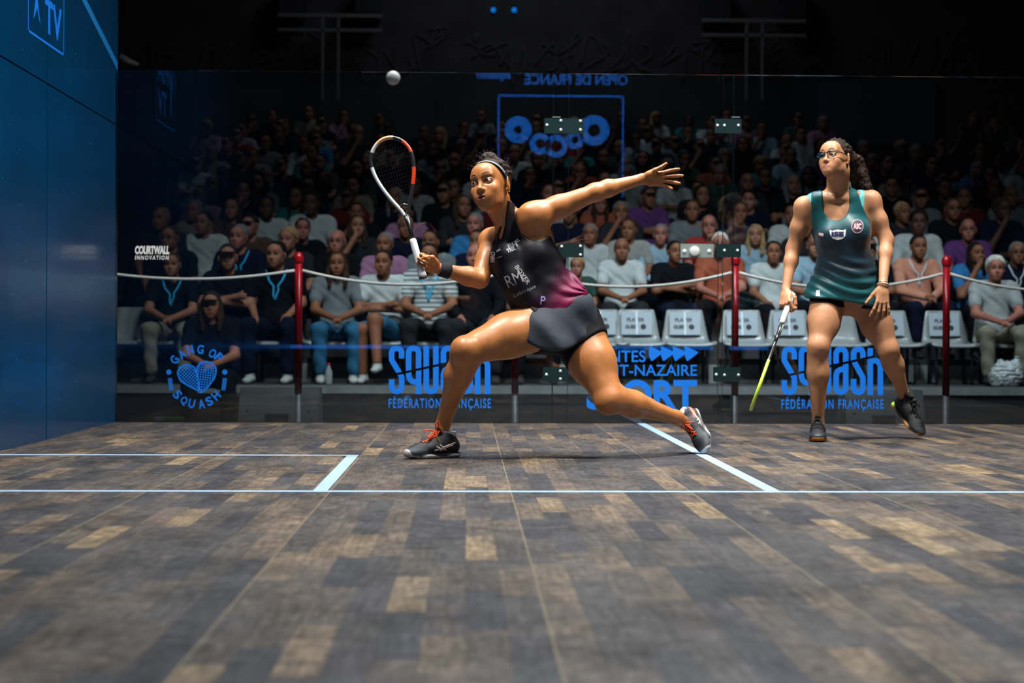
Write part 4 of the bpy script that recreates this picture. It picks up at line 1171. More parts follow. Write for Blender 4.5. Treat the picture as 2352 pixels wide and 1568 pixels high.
hb = lambda M, a, b_: (np.min([(M @ Vector(v))[:] for v in [(x, y, z) for x in (a[0], b_[0]) for y in (a[1], b_[1]) for z in (a[2], b_[2])]], 0), np.max([(M @ Vector(v))[:] for v in [(x, y, z) for x in (a[0], b_[0]) for y in (a[1], b_[1]) for z in (a[2], b_[2])]], 0))
l0, h0 = hb(HM1, (-.085, -.118, -.115), (.09, .03, .07)); fine = [(l0, h0, .0015 * HQ)]
l0, h0 = hb(HR, (.015, -.05, -.09), (.12, .07, .022)); fine.append((l0, h0, .002 * HQ))
l0, h0 = hb(HL, (.015, -.06, -.06), (.19, .09, .03)); fine.append((l0, h0, .002 * HQ))
LIP1, BRW = (.30, .085, .065), (.018, .009, .005)
colf = lambda V: face_color(V, HM1, SK1, LIP1, BRW)
body1 = sdf_obj('body', s, .0045 * HQ, M_skin, p1, colf, fine)
eyes(HM1, p1, Vector((-.62, -.75, .10)))
# hair
h = SDF(); h.M = HM1
h.ell((0, .020, .036), (.0785, .0975, .087), .01); h.cone((0, .06, -.02), (0, .03, -.05), .045, .03, .03)
h.plane((0, -.052, .080), (0, -.74, -.67), .008); h.plane((0, .0, -.062), (0, .3, -1), .01)
for q in (-1, 1): h.ell((q * .076, .006, -.012), (.03, .024, .036), .008, '-')
rnd = random.Random(3)
for i in range(210):
    th = rnd.uniform(-1.5, 1.5); ph = rnd.uniform(.02, 1.9)
    y = .02 + .0975 * math.sin(ph - .35); rr = math.sqrt(max(0, 1 - ((y - .02) / .0975) ** 2))
    h.ball((.0785 * rr * math.sin(th), y, .036 + .087 * rr * math.cos(th)), rnd.uniform(.007, .0125), .005)
h.ell((-.004, .020, .120), (.032, .038, .026), .02)
for i in range(70):
    a, b_ = rnd.uniform(0, 2 * PI), rnd.uniform(0, 1.5); h.ball((-.004 + .032 * math.sin(b_) * math.cos(a), .020 + .038 * math.sin(b_) * math.sin(a), .120 + .026 * math.cos(b_)), rnd.uniform(.006, .011), .004)
hair1 = sdf_obj('hair', h, .0028 * HQ, M_hair, p1)
mb = MB()
for i in range(70):
    a = rnd.uniform(-1.3, 1.3); y0 = rnd.uniform(-.04, .09); rr = math.sqrt(max(0, 1 - ((y0 - .02) / .0975) ** 2)); p = Vector((.08 * rr * math.sin(a), y0, .036 + .09 * rr * math.cos(a)))
    if i > 40: p = Vector((-.012 + rnd.uniform(-.03, .03), .020 + rnd.uniform(-.03, .03), .138))
    q = [p]; d = Vector((math.sin(a), rnd.uniform(-.3, .5), math.cos(a)))
    for j in range(5): q.append(q[-1] + d * .006 + Vector([rnd.uniform(-.005, .005) for _ in range(3)]))
    mb.tube([HM1 @ v for v in smooth_path(q, 3)], .0006, 4)
mb.obj('loose_curls', M_hair, hair1, True)
# headband
M_band = mat('navy_band', (.012, .022, .05), .6); M_white = mat('white_cloth', (.72, .74, .76), .7)
mb = MB(); wb = MB(); pts = []
for i in range(41):
    a = math.radians(-100 + 200 * i / 40); y = -.048 + .052 * (abs(a) / 1.75) ** 2; rr = math.sqrt(1 - ((y - .020) / .100) ** 2)
    pts.append(HM1 @ Vector((.0795 * rr * math.sin(a), y, .036 + .0885 * rr * math.cos(a))))
ydir = (HM1.to_3x3() @ Vector((0, 1, 0))).normalized()
ctr = HM1 @ Vector((0, 0, .03))
def strip(mb, P, w, off, i0=0, i1=None):
    P = P[i0:i1]; vs = []; 
    for j, p in enumerate(P):
        t = (P[min(j + 1, len(P) - 1)] - P[max(j - 1, 0)]).normalized(); n = (p - ctr); n = (n - t * n.dot(t)).normalized(); b_ = t.cross(n)
        for u, v in ((-w, 0), (-w, off), (w, off), (w, 0)): vs.append(p + b_ * u + n * v)
    fs = []
    for j in range(len(P) - 1):
        for q in range(4): fs.append((j * 4 + q, j * 4 + (q + 1) % 4, (j + 1) * 4 + (q + 1) % 4, (j + 1) * 4 + q))
    mb.add(vs, fs)
strip(mb, pts, .0058, .0030); band = mb.obj('headband', M_band, p1, True)
fp = smooth_path(pts, 3)
for j in range(12, len(fp) - 12, 3): strip(wb, fp, .0030, .0036, j, j + 3)
wb.obj('headband_pattern', M_white, band, True)
# earrings, necklace, ring, wristband
M_gold = mat('gold', (.75, .50, .18), .25, metal=1)
M_silver = mat('silver', (.75, .75, .72), .25, metal=1)
for q in (-1, 1):
    c = HM1 @ Vector((q * .080, .004, -.034)); MB().ball(c, .0035, 8, 6).obj('earring', M_gold, p1, True)
bvb = bvh_of(body1)
pts = [q for q in (on_surface(bvb, *c) for c in ((1167, 478), (1165, 488), (1162, 498), (1158, 509), (1154, 520), (1150, 530), (1146, 537))) if q is not None]
MB().tube(smooth_path(pts, 4), .0011, 6).obj('necklace', M_gold, p1, True)
rb = frame(wrR, *orth(wrR - elR, (0, 0, 1)))
MB().tube([rb @ Vector((-.052, 0, 0)), rb @ Vector((-.050, 0, 0)), rb @ Vector((-.03, 0, 0)), rb @ Vector((-.004, 0, 0)), rb @ Vector((-.002, 0, 0))], [.030, .0345, .0335, .0315, .027], 24).obj('wristband', mat('black_towelling', (.012, .014, .022), .9, bump=(600, .6)), p1, True)
kp = HL @ Vector((.079 * .93 + .012, -.030, 0))
MB().tube([HL @ Vector((.088, -.0105 - .0 + .0092 * math.cos(a), .001 + .0092 * math.sin(a))) for a in [i * PI / 6 for i in range(12)]], .0016, 6, closed=True).obj('ring', M_silver, p1, True)
# ---- top
g = SDF(); g.take(s, .0065, range(torso0, neck1))
g.M = TM
g.ell((.05, .045, LT * .12), (.150, .118, .11), .05)
g.cone((-.02, -.04, LT * .10), (.0, -.03, LT * .55), .125, .112, .05)
g.M = Matrix.Identity(4)
g.cone(A(1158, 590, -.09), A(1176, 645, -.09), .062, .070, .04); g.cone(A(1176, 645, -.09), A(1214, 700, -.07), .070, .075, .04)
g.disp(lambda X: .0022 * np.sin(X @ np.array((30., 22., 60.)) + 2 * np.sin(X @ np.array((14., 5., -9.)))) * sstep(.95, .6, X[:, 2]) + .0010 * np.sin(X @ np.array((-70., 40., 55.)) + 3 * np.sin(X @ np.array((9., 5., 12.)))) * sstep(1.0, .7, X[:, 2]))
CR = A(1350, 676)
def folds(X):
    dx = X[:, 0] - CR.x; dz = X[:, 2] - CR.z; th = np.arctan2(dz, -dx); d_ = np.sqrt(dx * dx + dz * dz)
    return -.0060 * np.abs(np.sin(th * 7.5 + 1.2 * np.sin(d_ * 22))) ** 1.5 * np.exp(-(d_ / .19) ** 2) * sstep(.0, .04, d_)
g.disp(folds)
TOP = [(1147, 522), (1133, 554), (1124, 585), (1122, 606), (1130, 628), (1144, 652), (1158, 682), (1174, 716), (1180, 724), (1215, 730), (1262, 724), (1304, 706), (1340, 684), (1352, 674), (1332, 642), (1300, 596), (1276, 560), (1264, 541), (1242, 551), (1216, 552), (1196, 538), (1185, 512), (1182, 490), (1184, 468), (1166, 461), (1162, 490), (1159, 520), (1153, 543), (1149, 553), (1144, 552), (1147, 538), (1153, 520)]
g.P.append(dict(t='f', fn=poly_region(TOP, YA - .08), op='&', k=.006))
def topcol(V):
    C = np.tile(np.array((.008, .008, .013)), (len(V), 1))
    Mi = np.array(TM.inverted()); P = V @ Mi[:3, :3].T + Mi[:3, 3]
    hz = P[:, 2] + .25 * (-P[:, 0]) * (P[:, 0] > -.2)
    t = sstep(.15, -.03, P[:, 2] - .95 * np.clip(P[:, 0] - .045, 0, .3)) * (.55 + .45 * sstep(-.10, .10, P[:, 0]))
    nz = .5 + .5 * np.sin(P[:, 0] * 40 + 2 * np.sin(P[:, 2] * 30)) * np.sin(P[:, 2] * 55 + P[:, 0] * 20)
    t = np.clip(t * (1.15 - .35 * nz * (1 - t)), 0, 1)
    return lerp3(C, np.tile(np.array((.17, .006, .055)), (len(V), 1)), t)
M_top = mat('black_magenta_jersey', (.01, .01, .015), .5, spec=.25, attr='Col', bump=(26, .4))
top1 = sdf_obj('jersey_top', g, .0040 * HQ, M_top, p1, topcol)
# ---- skirt and shorts
kk = SDF(); kk.M = TM
kk.ell((.01, .01, .005), (.176, .138, .125), .03); kk.ell((.05, .06, -.04), (.128, .112, .12), .04)
kk.M = Matrix.Identity(4)
kk.cone(A(1262, 745, -.05), A(1262, 800, -.10), .115, .128, .04); kk.cone(A(1300, 735, .0), A(1318, 775, .0), .122, .132, .04); kk.cone(A(1250, 735, -.06), A(1240, 762, -.12), .10, .098, .04)
kk.disp(lambda X: .0045 * np.sin(X[:, 0] * 46 + X[:, 2] * 18 + 2 * np.sin(X[:, 2] * 11)) * sstep(.75, .55, X[:, 2]))
SKT = [(1160, 700), (1172, 716), (1190, 752), (1204, 780), (1222, 793), (1245, 802), (1275, 806), (1310, 797), (1342, 778), (1366, 753), (1374, 735), (1370, 706), (1352, 672), (1300, 690), (1230, 705)]
kk.P.append(dict(t='f', fn=poly_region(spl(SKT), YA - .08), op='&', k=.012))
M_skirt = mat('slate_grey_skirt', (.040, .050, .068), .7, spec=.2, bump=(40, .25))
sdf_obj('skirt', kk, .0045 * HQ, M_skirt, p1)
q_ = SDF()
q_.cone(hipL + Vector((-.01, 0, .02)), hipL.lerp(kneeL, .36), r(66), r(60), .03); q_.cone(A(1262, 752, -.02), hipR.lerp(kneeR, .12), r(63), r(61), .03)
d = (kneeL - hipL).normalized(); q_.plane(hipL.lerp(kneeL, .335), (d + Vector((.35, 0, .1))).normalized(), .004); d = (kneeR - hipR).normalized(); q_.plane(hipR.lerp(kneeR, .17), d, .004)
M_short = mat('black_lycra', (.004, .004, .006), .7, spec=.2, bump=(60, .2))
sh1 = sdf_obj('shorts', q_, .0045 * HQ, M_short, p1)
bt = bvh_of(top1)
def prints(s):
    s.text('BH', 1177, 563, 22, 13, ang=.35, bold=.04); s.text('TRK', 1174, 573, 22, 9, ang=.35, bold=.05); s.stroke([(1180, 556), (1190, 549)], 1.6); s.stroke([(1184, 558), (1194, 552)], 1.4)
glue(bt, 'chest_print', M_white, top1, prints)
glue(bt, 'side_print', M_white, top1, lambda s: (s.text('HIRO', 1132, 590, 24, 10, ang=1.5, bold=.05), s.text('cera', 1145, 575, 10, 4, ang=.5), s.text('wind', 1147, 590, 11, 4, ang=.3)))
M_pg = mat('grey_print', (.32, .31, .33), .6)
def prints(s):
    s.text('RM', 1180, 641, 38, 28, ang=.40)
glue(bt, 'belly_print', M_pg, top1, prints)
glue(bt, 'belly_print', M_pg, top1, lambda s: s.text('BOXER', 1200, 631, 50, 11, ang=-.95, bold=.02))
glue(bt, 'script_print', M_pg, top1, lambda s: s.text('Lafabrique', 1205, 669, 56, 11, ang=.42, shear=.3))
glue(bt, 'hem_print', mat('violet_print', (.30, .28, .70), .6), top1, lambda s: s.text('P', 1247, 690, 11, 20, ang=-.12, bold=.02))
# ---- shoes
white_sole = dict(upper=(.010, .011, .014), toe=(.075, .085, .095), sole_lo=(.50, .48, .48), sole_hi=(.012, .013, .016), bow=True, lace=1, stripe=1)
M_up = mat('shoe_mesh', (.02, .02, .02), .55, attr='Col', bump=(700, .4)); M_sole = mat('rubber_sole', (.5, .5, .5), .5, attr='Col')
M_lace = mat('orange_lace', (.90, .10, .012), .6); M_str = mat('pinkish_white_stripe', (.72, .55, .50), .5); M_sock = mat('white_sock', (.62, .64, .66), .85, bump=(300, .4))
white_sole.update(m_upper=M_up, m_sole=M_sole, m_lace=M_lace, m_stripe=M_str, m_sock=M_sock, sock_r=.0325)
xd = (ft - fh); xd = Vector((xd.x, -.105, 0)).normalized()
SM = frame(ft - xd * .262 + Vector((.004, 0, 0)), xd, Vector((0, 0, 1)).cross(xd), (0, 0, 1), .98)
make_shoe(SM, p1, white_sole, 1, sock_top=.122)
toe = G(1618, 1044); fx = (A(1586, 946, .10) - (toe + Vector((0, 0, .03)))) * -1
xd = Vector((.21, -.66, -.72)).normalized(); zd = Vector((-.80, -.55, .27)); xd, yd, zd = orth(xd, zd)
st2 = dict(white_sole); st2.update(panel=(.50, .12, .05), upper=(.022, .028, .036))
toe_tip = toe + Vector((0, 0, .012))
SM2 = frame(toe_tip - xd * .262 - zd * .02, xd, yd, zd, .94)
zmin = min((SM2 @ Vector(v)).z for v in ((.268, 0, .03), (.262, 0, .012), (.25, .03, .012), (.25, -.03, .012), (.23, .034, .004), (.23, -.034, .004)))
SM2 = Matrix.Translation((0, 0, .004 - zmin)) @ SM2; q0 = cam_px(SM2 @ Vector((.268, 0, .02))); SM2 = Matrix.Translation(((1624 - q0[0]) / 507, 0, 0)) @ SM2
make_shoe(SM2, p1, st2, 1 if yd.y < 0 else -1, sock_top=.100, sock_lean=(-.012, 0))
# ---- racket
R1 = frame(*( lambda b_, t: (b_, (t - b_).normalized(), *(lambda x, z: ((z - x * z.dot(x)).normalized().cross(x), (z - x * z.dot(x)).normalized()))((t - b_).normalized(), Vector((.10, 1, .0)))))(A(971, 636, -.235), A(886, 317, -.12)), (A(886, 317, -.12) - A(971, 636, -.235)).length / .685)
mats1 = [mat('racket_white', (.55, .58, .60), .35, coat=.5), mat('racket_black', (.015, .015, .018), .35, coat=.5), mat('racket_orange_red', (.70, .06, .012), .35, coat=.5), mat('racket_pale_orange', (.85, .40, .22), .35, coat=.5)]
racket1 = make_racket('squash_racket', R1, 'white, black and orange racket held up by the lunging player', dict(mats=mats1, frame=[0, 0, 0, 0, 1, 0, 3, 3, 1, 2, 1, 2, 1, 1][::-1] if R1.to_3x3().col[1].x > 0 else [0, 0, 0, 0, 1, 0, 3, 3, 1, 2, 1, 2, 1, 1], bumper=3, shaft=2, m_grip=mat('white_grip_tape', (.72, .74, .76), .7, bump=(90, .3)), m_string=mat('dark_strings', (.025, .022, .032), .9, spec=.1)))
# ---- ball
c = U(903, 179, -5.22); bl = MB().ball((0, 0, 0), .0198, 32, 20).obj('squash_ball', mat('white_rubber_ball', (.62, .61, .58), .6, bump=(400, .3), noise=(60, .12))); bl.location = c
tag(bl, 'white squash ball in mid-air above the raised racket', 'ball')

# ================================================================== waiting player
YB = -1.50; S2 = 443.0
def B(px, py, dy=0.0): return U(px, py, YB + dy)
SK2 = (.50, .24, .125)
M_skin2 = mat('tan_skin', SK2, .5, spec=.4, coat=.06, sss=.05, attr='Col', bump=(260, .14), noise=(22, .10))
p2 = empty('person', (B(1950, 800).x, YB, 0), 'standing player in teal dress and glasses holding a racket down', 'person')
s = SDF(); r = lambda p: p / S2; k = .03
hipR, hipL = B(1903, 690, .02), B(1990, 694, .04)
kneeR, ankR = B(1879, 796, -.09), B(1879, 972, .0)
kneeL, ankL = B(2040, 802, -.02), B(2076, 906, .16)
m = hipR.lerp(kneeR, .5); s.cone(hipR, m, r(42), r(36), k); s.cone(m, kneeR, r(36), r(22.5), k); s.ball(kneeR + Vector((0, -.014, .004)), r(21), .02)
s.cone(hipR.lerp(kneeR, .3) + Vector((-.01, -.03, 0)), hipR.lerp(kneeR, .85) + Vector((0, -.01, 0)), r(26), r(18), k)
m = kneeR.lerp(ankR, .34); s.cone(kneeR, m, r(22.5), r(24), k); s.cone(m, ankR, r(24), r(12), k)
s.cone(kneeR.lerp(ankR, .15) + Vector((.0, .03, 0)), kneeR.lerp(ankR, .5) + Vector((0, .015, 0)), r(21), r(13), k)
s.cone(ankR, ankR + Vector((-.004, 0, -.05)), r(13), r(14), .02)
m = hipL.lerp(kneeL, .5); s.cone(hipL, m, r(42), r(35), k); s.cone(m, kneeL, r(35), r(21.5), k); s.ball(kneeL + Vector((0, -.014, 0)), r(20), .02)
s.cone(hipL.lerp(kneeL, .3) + Vector((.01, -.03, 0)), hipL.lerp(kneeL, .85) + Vector((0, -.01, 0)), r(25), r(18), k)
m = kneeL.lerp(ankL, .34); s.cone(kneeL, m, r(22), r(22.5), k); s.cone(m, ankL, r(22.5), r(12), k)
s.cone(kneeL.lerp(ankL, .15) + Vector((.0, .03, 0)), kneeL.lerp(ankL, .5) + Vector((0, .015, 0)), r(20), r(13), k)
s.cone(ankL, B(2084, 928, .15), r(13), r(14), .02)
P0, P3 = B(1948, 665, .05), B(1925, 440, -.06)
tz = (P3 - P0).normalized(); N_ = Vector((-.12, -.98, 0)); N_ = (N_ - tz * N_.dot(tz)).normalized(); LAT = tz.cross(-N_).normalized(); LAT = LAT if LAT.x > 0 else -LAT
TM = frame(P0, LAT, -N_, tz); LT = (P3 - P0).length
t0 = len(s.P); s.M = TM
s.ell((0, .01, -.01), (.172, .125, .13), .03); s.ell((0, 0, LT * .30), (.128, .10, .14), .05); s.ell((0, 0, LT * .58), (.142, .105, .15), .05); s.ell((0, .01, LT * .80), (.138, .080, .080), .04)
for q in (-1, 1): s.ell((q * .064, -.085, LT * .60), (.062, .055, .062), .035)
s.M = Matrix.Identity(4); t1 = len(s.P)
shR, elR, wrR = B(1848, 474, -.02), B(1822, 572, .02), B(1805, 664, -.06)
shL, elL, wrL = B(2000, 460, -.02), B(2036, 551, -.04), B(2028, 654, -.19)
arm_ok = list(range(t0, t1))
for sh, el, wr, q in ((shR, elR, wrR, -1), (shL, elL, wrL, 1)):
    arm_ok.append(len(s.P)); s.cone(P3 + Vector((q * .05, .01, -.03)), sh, r(18), r(20), .04); s.ball(sh + Vector((q * .002, 0, -.008)), r(20.5), .03)
    m = sh.lerp(el, .5); s.cone(sh, m, r(20), r(18.5), .03); s.cone(m, el, r(18.5), r(15.5), .03)
    m = el.lerp(wr, .3); s.cone(el, m, r(15), r(14.5), .03); s.cone(m, wr, r(14.5), r(9.5), .03, n=(0, 1, 0), f=.88)
    arm_ok.append(len(s.P)); s.cone(sh + Vector((-q * .015, 0, -.04)), B(1944 + q * 42, 535, .0), r(18), r(20), .03)
nk0 = len(s.P)
HM2 = head_frame(B(1918, 368, -.13), -42, -8, -4, .93)
nk = HM2 @ Vector((0, .030, -.06))
s.cone(nk, P3 + Vector((.0, .0, .02)), r(24), r(26), .02); s.cone(HM2 @ Vector((0, .03, -.02)), nk, r(23), r(23), .02)
s.cone(HM2 @ Vector((.044, .026, -.055)), B(1930, 448, -.085), .014, .012, .04)
for q, xx in ((-1, 1868), (1, 1984)): s.cone(B(1925 + q * 8, 456, -.105), B(xx, 452, -.045), .010, .012, .03)
s.cone(P3 + Vector((.0, .03, .0)), shL + Vector((-.03, .02, -.01)), .030, .030, .03); s.cone(P3 + Vector((.0, .03, .0)), shR + Vector((.03, .02, -.01)), .030, .030, .03)
arm_ok += list(range(nk0, len(s.P)))
add_head(s, HM2, mouth=0, jaw=1.12, lid=.0056)
s.M = HM2; s.ell((0, -.084, -.078), (.018, .014, .010), .014)
xh = Vector((-.12, -.62, -.78)); xh, yh, zh = orth(xh, (-.72, -.55, .42))
HR = frame(wrR + xh * .010 + Vector((-.002, 0, -.004)), xh, yh, zh)
add_hand(s, HR, [(50, 74, 45), (55, 78, 50), (60, 80, 50), (64, 76, 50)], 2, thumb=((.018, .022, -.010), (.050, .042, -.026), (.078, .036, -.042), (.094, .022, -.050)), sc=.95)
xh = Vector((-.10, -.22, -.97)).normalized(); zh = Vector((.10, -.97, .2)); zh = (zh - xh * zh.dot(xh)).normalized(); yh = zh.cross(xh); yh = yh if yh.x < 0 else -yh
HL = frame(wrL + xh * .010, xh, yh, zh)
add_hand(s, HL, [(12, 18, 10), (14, 24, 14), (10, 24, 14), (4, 16, 10)], 11, thumb=((.018, .022, -.006), (.046, .048, -.012), (.074, .066, -.018), (.094, .080, -.022)), sc=.95)
l0, h0 = hb(HM2, (-.085, -.118, -.115), (.09, .03, .07)); fine = [(l0, h0, .0018 * HQ)]
l0, h0 = hb(HR, (.015, -.05, -.09), (.12, .07, .022)); fine.append((l0, h0, .0022 * HQ))
l0, h0 = hb(HL, (.015, -.07, -.07), (.19, .10, .03)); fine.append((l0, h0, .0022 * HQ))
LIP2, BRW2 = (.42, .16, .12), (.03, .015, .01)
body2 = sdf_obj('body', s, .005 * HQ, M_skin2, p2, lambda V: face_color(V, HM2, SK2, LIP2, BRW2), fine)
eyes(HM2, p2, Vector((-.78, -.62, -.06)))
# hair: pulled back, long curly tail behind the shoulder
h = SDF(); h.M = HM2
h.ell((0, .020, .036), (.0780, .0965, .0865), .01)
h.plane((0, -.060, .072), (0, -.74, -.67), .008); h.plane((0, .0, -.055), (0, .3, -1), .01)
for q in (-1, 1): h.ell((q * .076, .006, -.012), (.03, .024, .036), .008, '-')
rnd = random.Random(8)
for i in range(150):
    th = rnd.uniform(-1.5, 1.5); ph = rnd.uniform(-.1, 1.9); y = .02 + .0965 * math.sin(ph - .35); rr = math.sqrt(max(0, 1 - ((y - .02) / .0965) ** 2))
    h.ball((.078 * rr * math.sin(th), y, .036 + .0865 * rr * math.cos(th)), rnd.uniform(.005, .0095), .005)
h.M = Matrix.Identity(4)
tail = [(HM2 @ Vector((.0, .105, .06)), .034), (HM2 @ Vector((.0, .150, .045)), .042), (B(1966, 372, .02), .046), (B(1976, 398, .01), .040), (B(1985, 418, .0), .030), (B(1993, 432, -.02), .018)]
for (a, ra), (b_, rb) in zip(tail[:-1], tail[1:]): h.cone(a, b_, ra * .8, rb * .8, .02)
for i in range(170):
    j = rnd.randrange(len(tail) - 1); t = rnd.random(); c = tail[j][0].lerp(tail[j + 1][0], t); rr = tail[j][1] * (1 - t) + tail[j + 1][1] * t
    d = Vector([rnd.gauss(0, 1) for _ in range(3)]).normalized(); h.ball(c + d * rr * .85, rnd.uniform(.006, .011), .005)
hair2 = sdf_obj('hair', h, .0030 * HQ, M_hair, p2)
mb = MB()
for i in range(120):
    j = rnd.randrange(len(tail) - 1); t = rnd.random(); c = tail[j][0].lerp(tail[j + 1][0], t); rr = tail[j][1]
    d = Vector([rnd.gauss(0, 1) for _ in range(3)]).normalized(); p = c + d * rr * .9; q = []; a0 = rnd.uniform(0, 6)
    ax_ = (tail[j + 1][0] - tail[j][0]).normalized() * .6 + Vector((.1, 0, -.6)); e1 = ax_.orthogonal().normalized(); e2 = ax_.cross(e1).normalized()
    for u in range(14): q.append(p + ax_ * u * .0045 + (e1 * math.cos(a0 + u * .9) + e2 * math.sin(a0 + u * .9)) * .0045)
    mb.tube(q, .0012, 4)
mb.obj('loose_curls', M_hair, hair2, True)
# sports glasses
M_gf = mat('black_glasses_frame', (.008, .009, .010), .25, coat=.6)
gl = MB(); gz = .012
def GP(x, y, z): return HM2 @ Vector((x, y, z))
def rim(q):
    P = []
    for i in range(20):
        a = 2 * PI * i / 20; x = .0325 + .0245 * abs(math.cos(a)) ** .8 * math.copysign(1, math.cos(a)); z = gz + .0145 * abs(math.sin(a)) ** .8 * math.copysign(1, math.sin(a))
        P.append(GP(q * x, -.1035 + .30 * max(0, x - .02) ** 1.0 * .9, z))
    return P
for q in (-1, 1):
    R_ = rim(q); gl.tube(R_, .0015, 6, closed=True); top = R_[0:11]; gl.tube(top, [.0022] + [.0030] * 9 + [.0022], 6)
    gl.tube(smooth_path([GP(q * .057, -.092, gz + .006), GP(q * .072, -.070, gz + .007), GP(q * .078, -.03, gz + .004), GP(q * .079, .008, gz + .002)], 4), .0028, 6)
gl.tube(smooth_path([GP(-.009, -.1035, gz + .004), GP(0, -.108, gz + .007), GP(.009, -.1035, gz + .004)], 4), .0022, 6)
glo = gl.obj('glasses_frame', M_gf, p2, True)
for q in (-1, 1):
    R_ = rim(q); c = sum(R_, Vector()) / 20; MB().add([c] + R_, [(0, 1 + i, 1 + (i + 1) % 20) for i in range(20)]).obj('lens', glass_mat('spectacle_lens', (.9, .93, .9)) if 'spectacle_lens' not in bpy.data.materials else bpy.data.materials['spectacle_lens'], glo, True)
bvb = bvh_of(body2)
for q in (-1, 1): MB().ball(HM2 @ Vector((q * .079, .004, -.026)), .003, 8, 6).obj('earring', M_gold, p2, True)
pts = [q for q in (on_surface(bvb, *c) for c in ((1896, 432), (1901, 440), (1911, 448), (1920, 448), (1931, 441), (1940, 430))) if q is not None]
nc = MB(); nc.tube(smooth_path(pts, 4), .0010, 6); nc.ball(pts[2].lerp(pts[3], .2) + Vector((0, -.002, -.002)), .0045, 8, 6); nc.obj('necklace', M_gold, p2, True)
for i, off in enumerate((.004, -.006)):
    fr = frame(wrL, *orth(wrL - elL, (0, 0, 1))); MB().tube([fr @ Vector((off + .003 * math.sin(a), .029 * math.cos(a), .027 * math.sin(a))) for a in [j * PI / 12 for j in range(24)]], .0028, 6, closed=True).obj('bracelet', M_silver if i else mat('beige_bracelet', (.55, .48, .36), .4), p2, True)
# dress
g = SDF(); g.take(s, .0065, arm_ok); g.M = TM
g.cone((0, -.03, LT * .12), (0, -.04, LT * .55), .135, .115, .05); g.cone((0, 0, LT * .10), (0, .0, -.07), .170, .195, .06); g.cone((.04, 0, -.02), (.05, 0, -.08), .15, .17, .06)
g.M = Matrix.Identity(4)
g.cone(hipR + Vector((-.01, 0, .03)), hipR + Vector((-.02, -.02, -.05)), .115, .118, .03); g.cone(hipL + Vector((.01, 0, .03)), hipL + Vector((.03, -.02, -.07)), .115, .122, .03)
zc = B(1950, 620).z
g.disp(lambda X: .0036 * (np.sin((X[:, 2] - .10 * (X[:, 0] - B(1950, 600).x) ** 2 * 12) * 120 + 2.2 * np.sin(X[:, 0] * 11) + X[:, 0] * 9) + .6 * np.sin(X[:, 2] * 75 + X[:, 0] * 30)) * sstep(zc + .12, zc - .02, X[:, 2]) * sstep(zc - .20, zc - .08, X[:, 2]) + .0015 * np.sin(X @ np.array((40., 10., 30.))))
DR = [(1881, 420), (1866, 445), (1862, 470), (1867, 500), (1872, 520), (1872, 560), (1872, 590), (1860, 625), (1856, 655), (1854, 682), (1875, 684), (1910, 686), (1950, 692), (2000, 702), (2046, 706), (2048, 680), (2034, 645), (2022, 610), (2004, 585), (2003, 540), (2003, 505), (1990, 488), (1980, 470), (1972, 440), (1970, 412), (1955, 406), (1950, 440), (1950, 472), (1944, 492), (1932, 503), (1918, 507), (1904, 502), (1894, 485), (1890, 455), (1892, 425)]
g.P.append(dict(t='f', fn=poly_region(DR, YB - .10), op='&', k=.006))
M_dress = mat('teal_satin', (.004, .085, .105), .44, spec=.4, attr='Col', bump=(22, .25), sheen=.1)
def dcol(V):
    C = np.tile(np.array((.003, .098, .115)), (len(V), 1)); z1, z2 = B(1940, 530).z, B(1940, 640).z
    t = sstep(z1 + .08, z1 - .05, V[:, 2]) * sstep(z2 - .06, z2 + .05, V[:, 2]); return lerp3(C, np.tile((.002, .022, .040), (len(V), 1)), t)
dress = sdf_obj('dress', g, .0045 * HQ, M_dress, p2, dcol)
# under straps of lighter turquoise
g2 = SDF(); g2.take(s, .0045, arm_ok)
for poly in ([(1869, 432), (1857, 440), (1855, 450), (1860, 475), (1865, 498), (1872, 500), (1874, 470), (1872, 445)], [(1975, 410), (1986, 412), (1985, 440), (1982, 470), (1978, 486), (1968, 466), (1974, 440)]):
    gg = SDF(); gg.P = list(g2.P); gg.P.append(dict(t='f', fn=poly_region(poly, YB - .06), op='&', k=.003))
    sdf_obj('under_strap', gg, .004 * HQ, mat('turquoise_strap', (.16, .62, .60), .6) if 'turquoise_strap' not in bpy.data.materials else bpy.data.materials['turquoise_strap'], p2)
q_ = SDF(); q_.cone(hipR + Vector((0, 0, .02)), hipR.lerp(kneeR, .12), r(43), r(42), .03); q_.cone(hipL + Vector((0, 0, .02)), hipL.lerp(kneeL, .16), r(43), r(42), .03)
q_.P.append(dict(t='f', fn=poly_region([(1860, 640), (2050, 640), (2040, 712), (1960, 708), (1925, 706), (1860, 690)], YB - .05), op='&', k=.006))
sdf_obj('shorts', q_, .005 * HQ, M_short, p2)
bd = bvh_of(dress)
def shield(s):
    s.poly([(1905, 528), (1912, 530), (1924, 527), (1936, 529), (1943, 526), (1942, 541), (1936, 548), (1924, 551), (1912, 547), (1907, 539)])
glue(bd, 'chest_badge', M_white, dress, shield)
glue(bd, 'badge_lettering', mat('navy_ink', (.01, .02, .10), .6), dress, lambda s: s.text('ISE', 1924, 537.5, 28, 11, bold=.05), off=.0026)
M_badge = mat('crest_dark', (.03, .02, .05), .6); M_pink = mat('crest_pink', (.75, .45, .50), .6)
glue(bd, 'crest', M_badge, dress, lambda s: s.poly([(1969 + 14 * math.cos(i * PI / 10), 520 + 16 * math.sin(i * PI / 10)) for i in range(20)]))
def crest(s):
    s.stroke([(1969 + 13 * math.cos(i * PI / 10), 520 + 15 * math.sin(i * PI / 10)) for i in range(21)], 1.4); s.text('ASC', 1969, 520, 18, 13, bold=.05)
glue(bd, 'crest_lettering', M_pink, dress, crest, off=.0026)
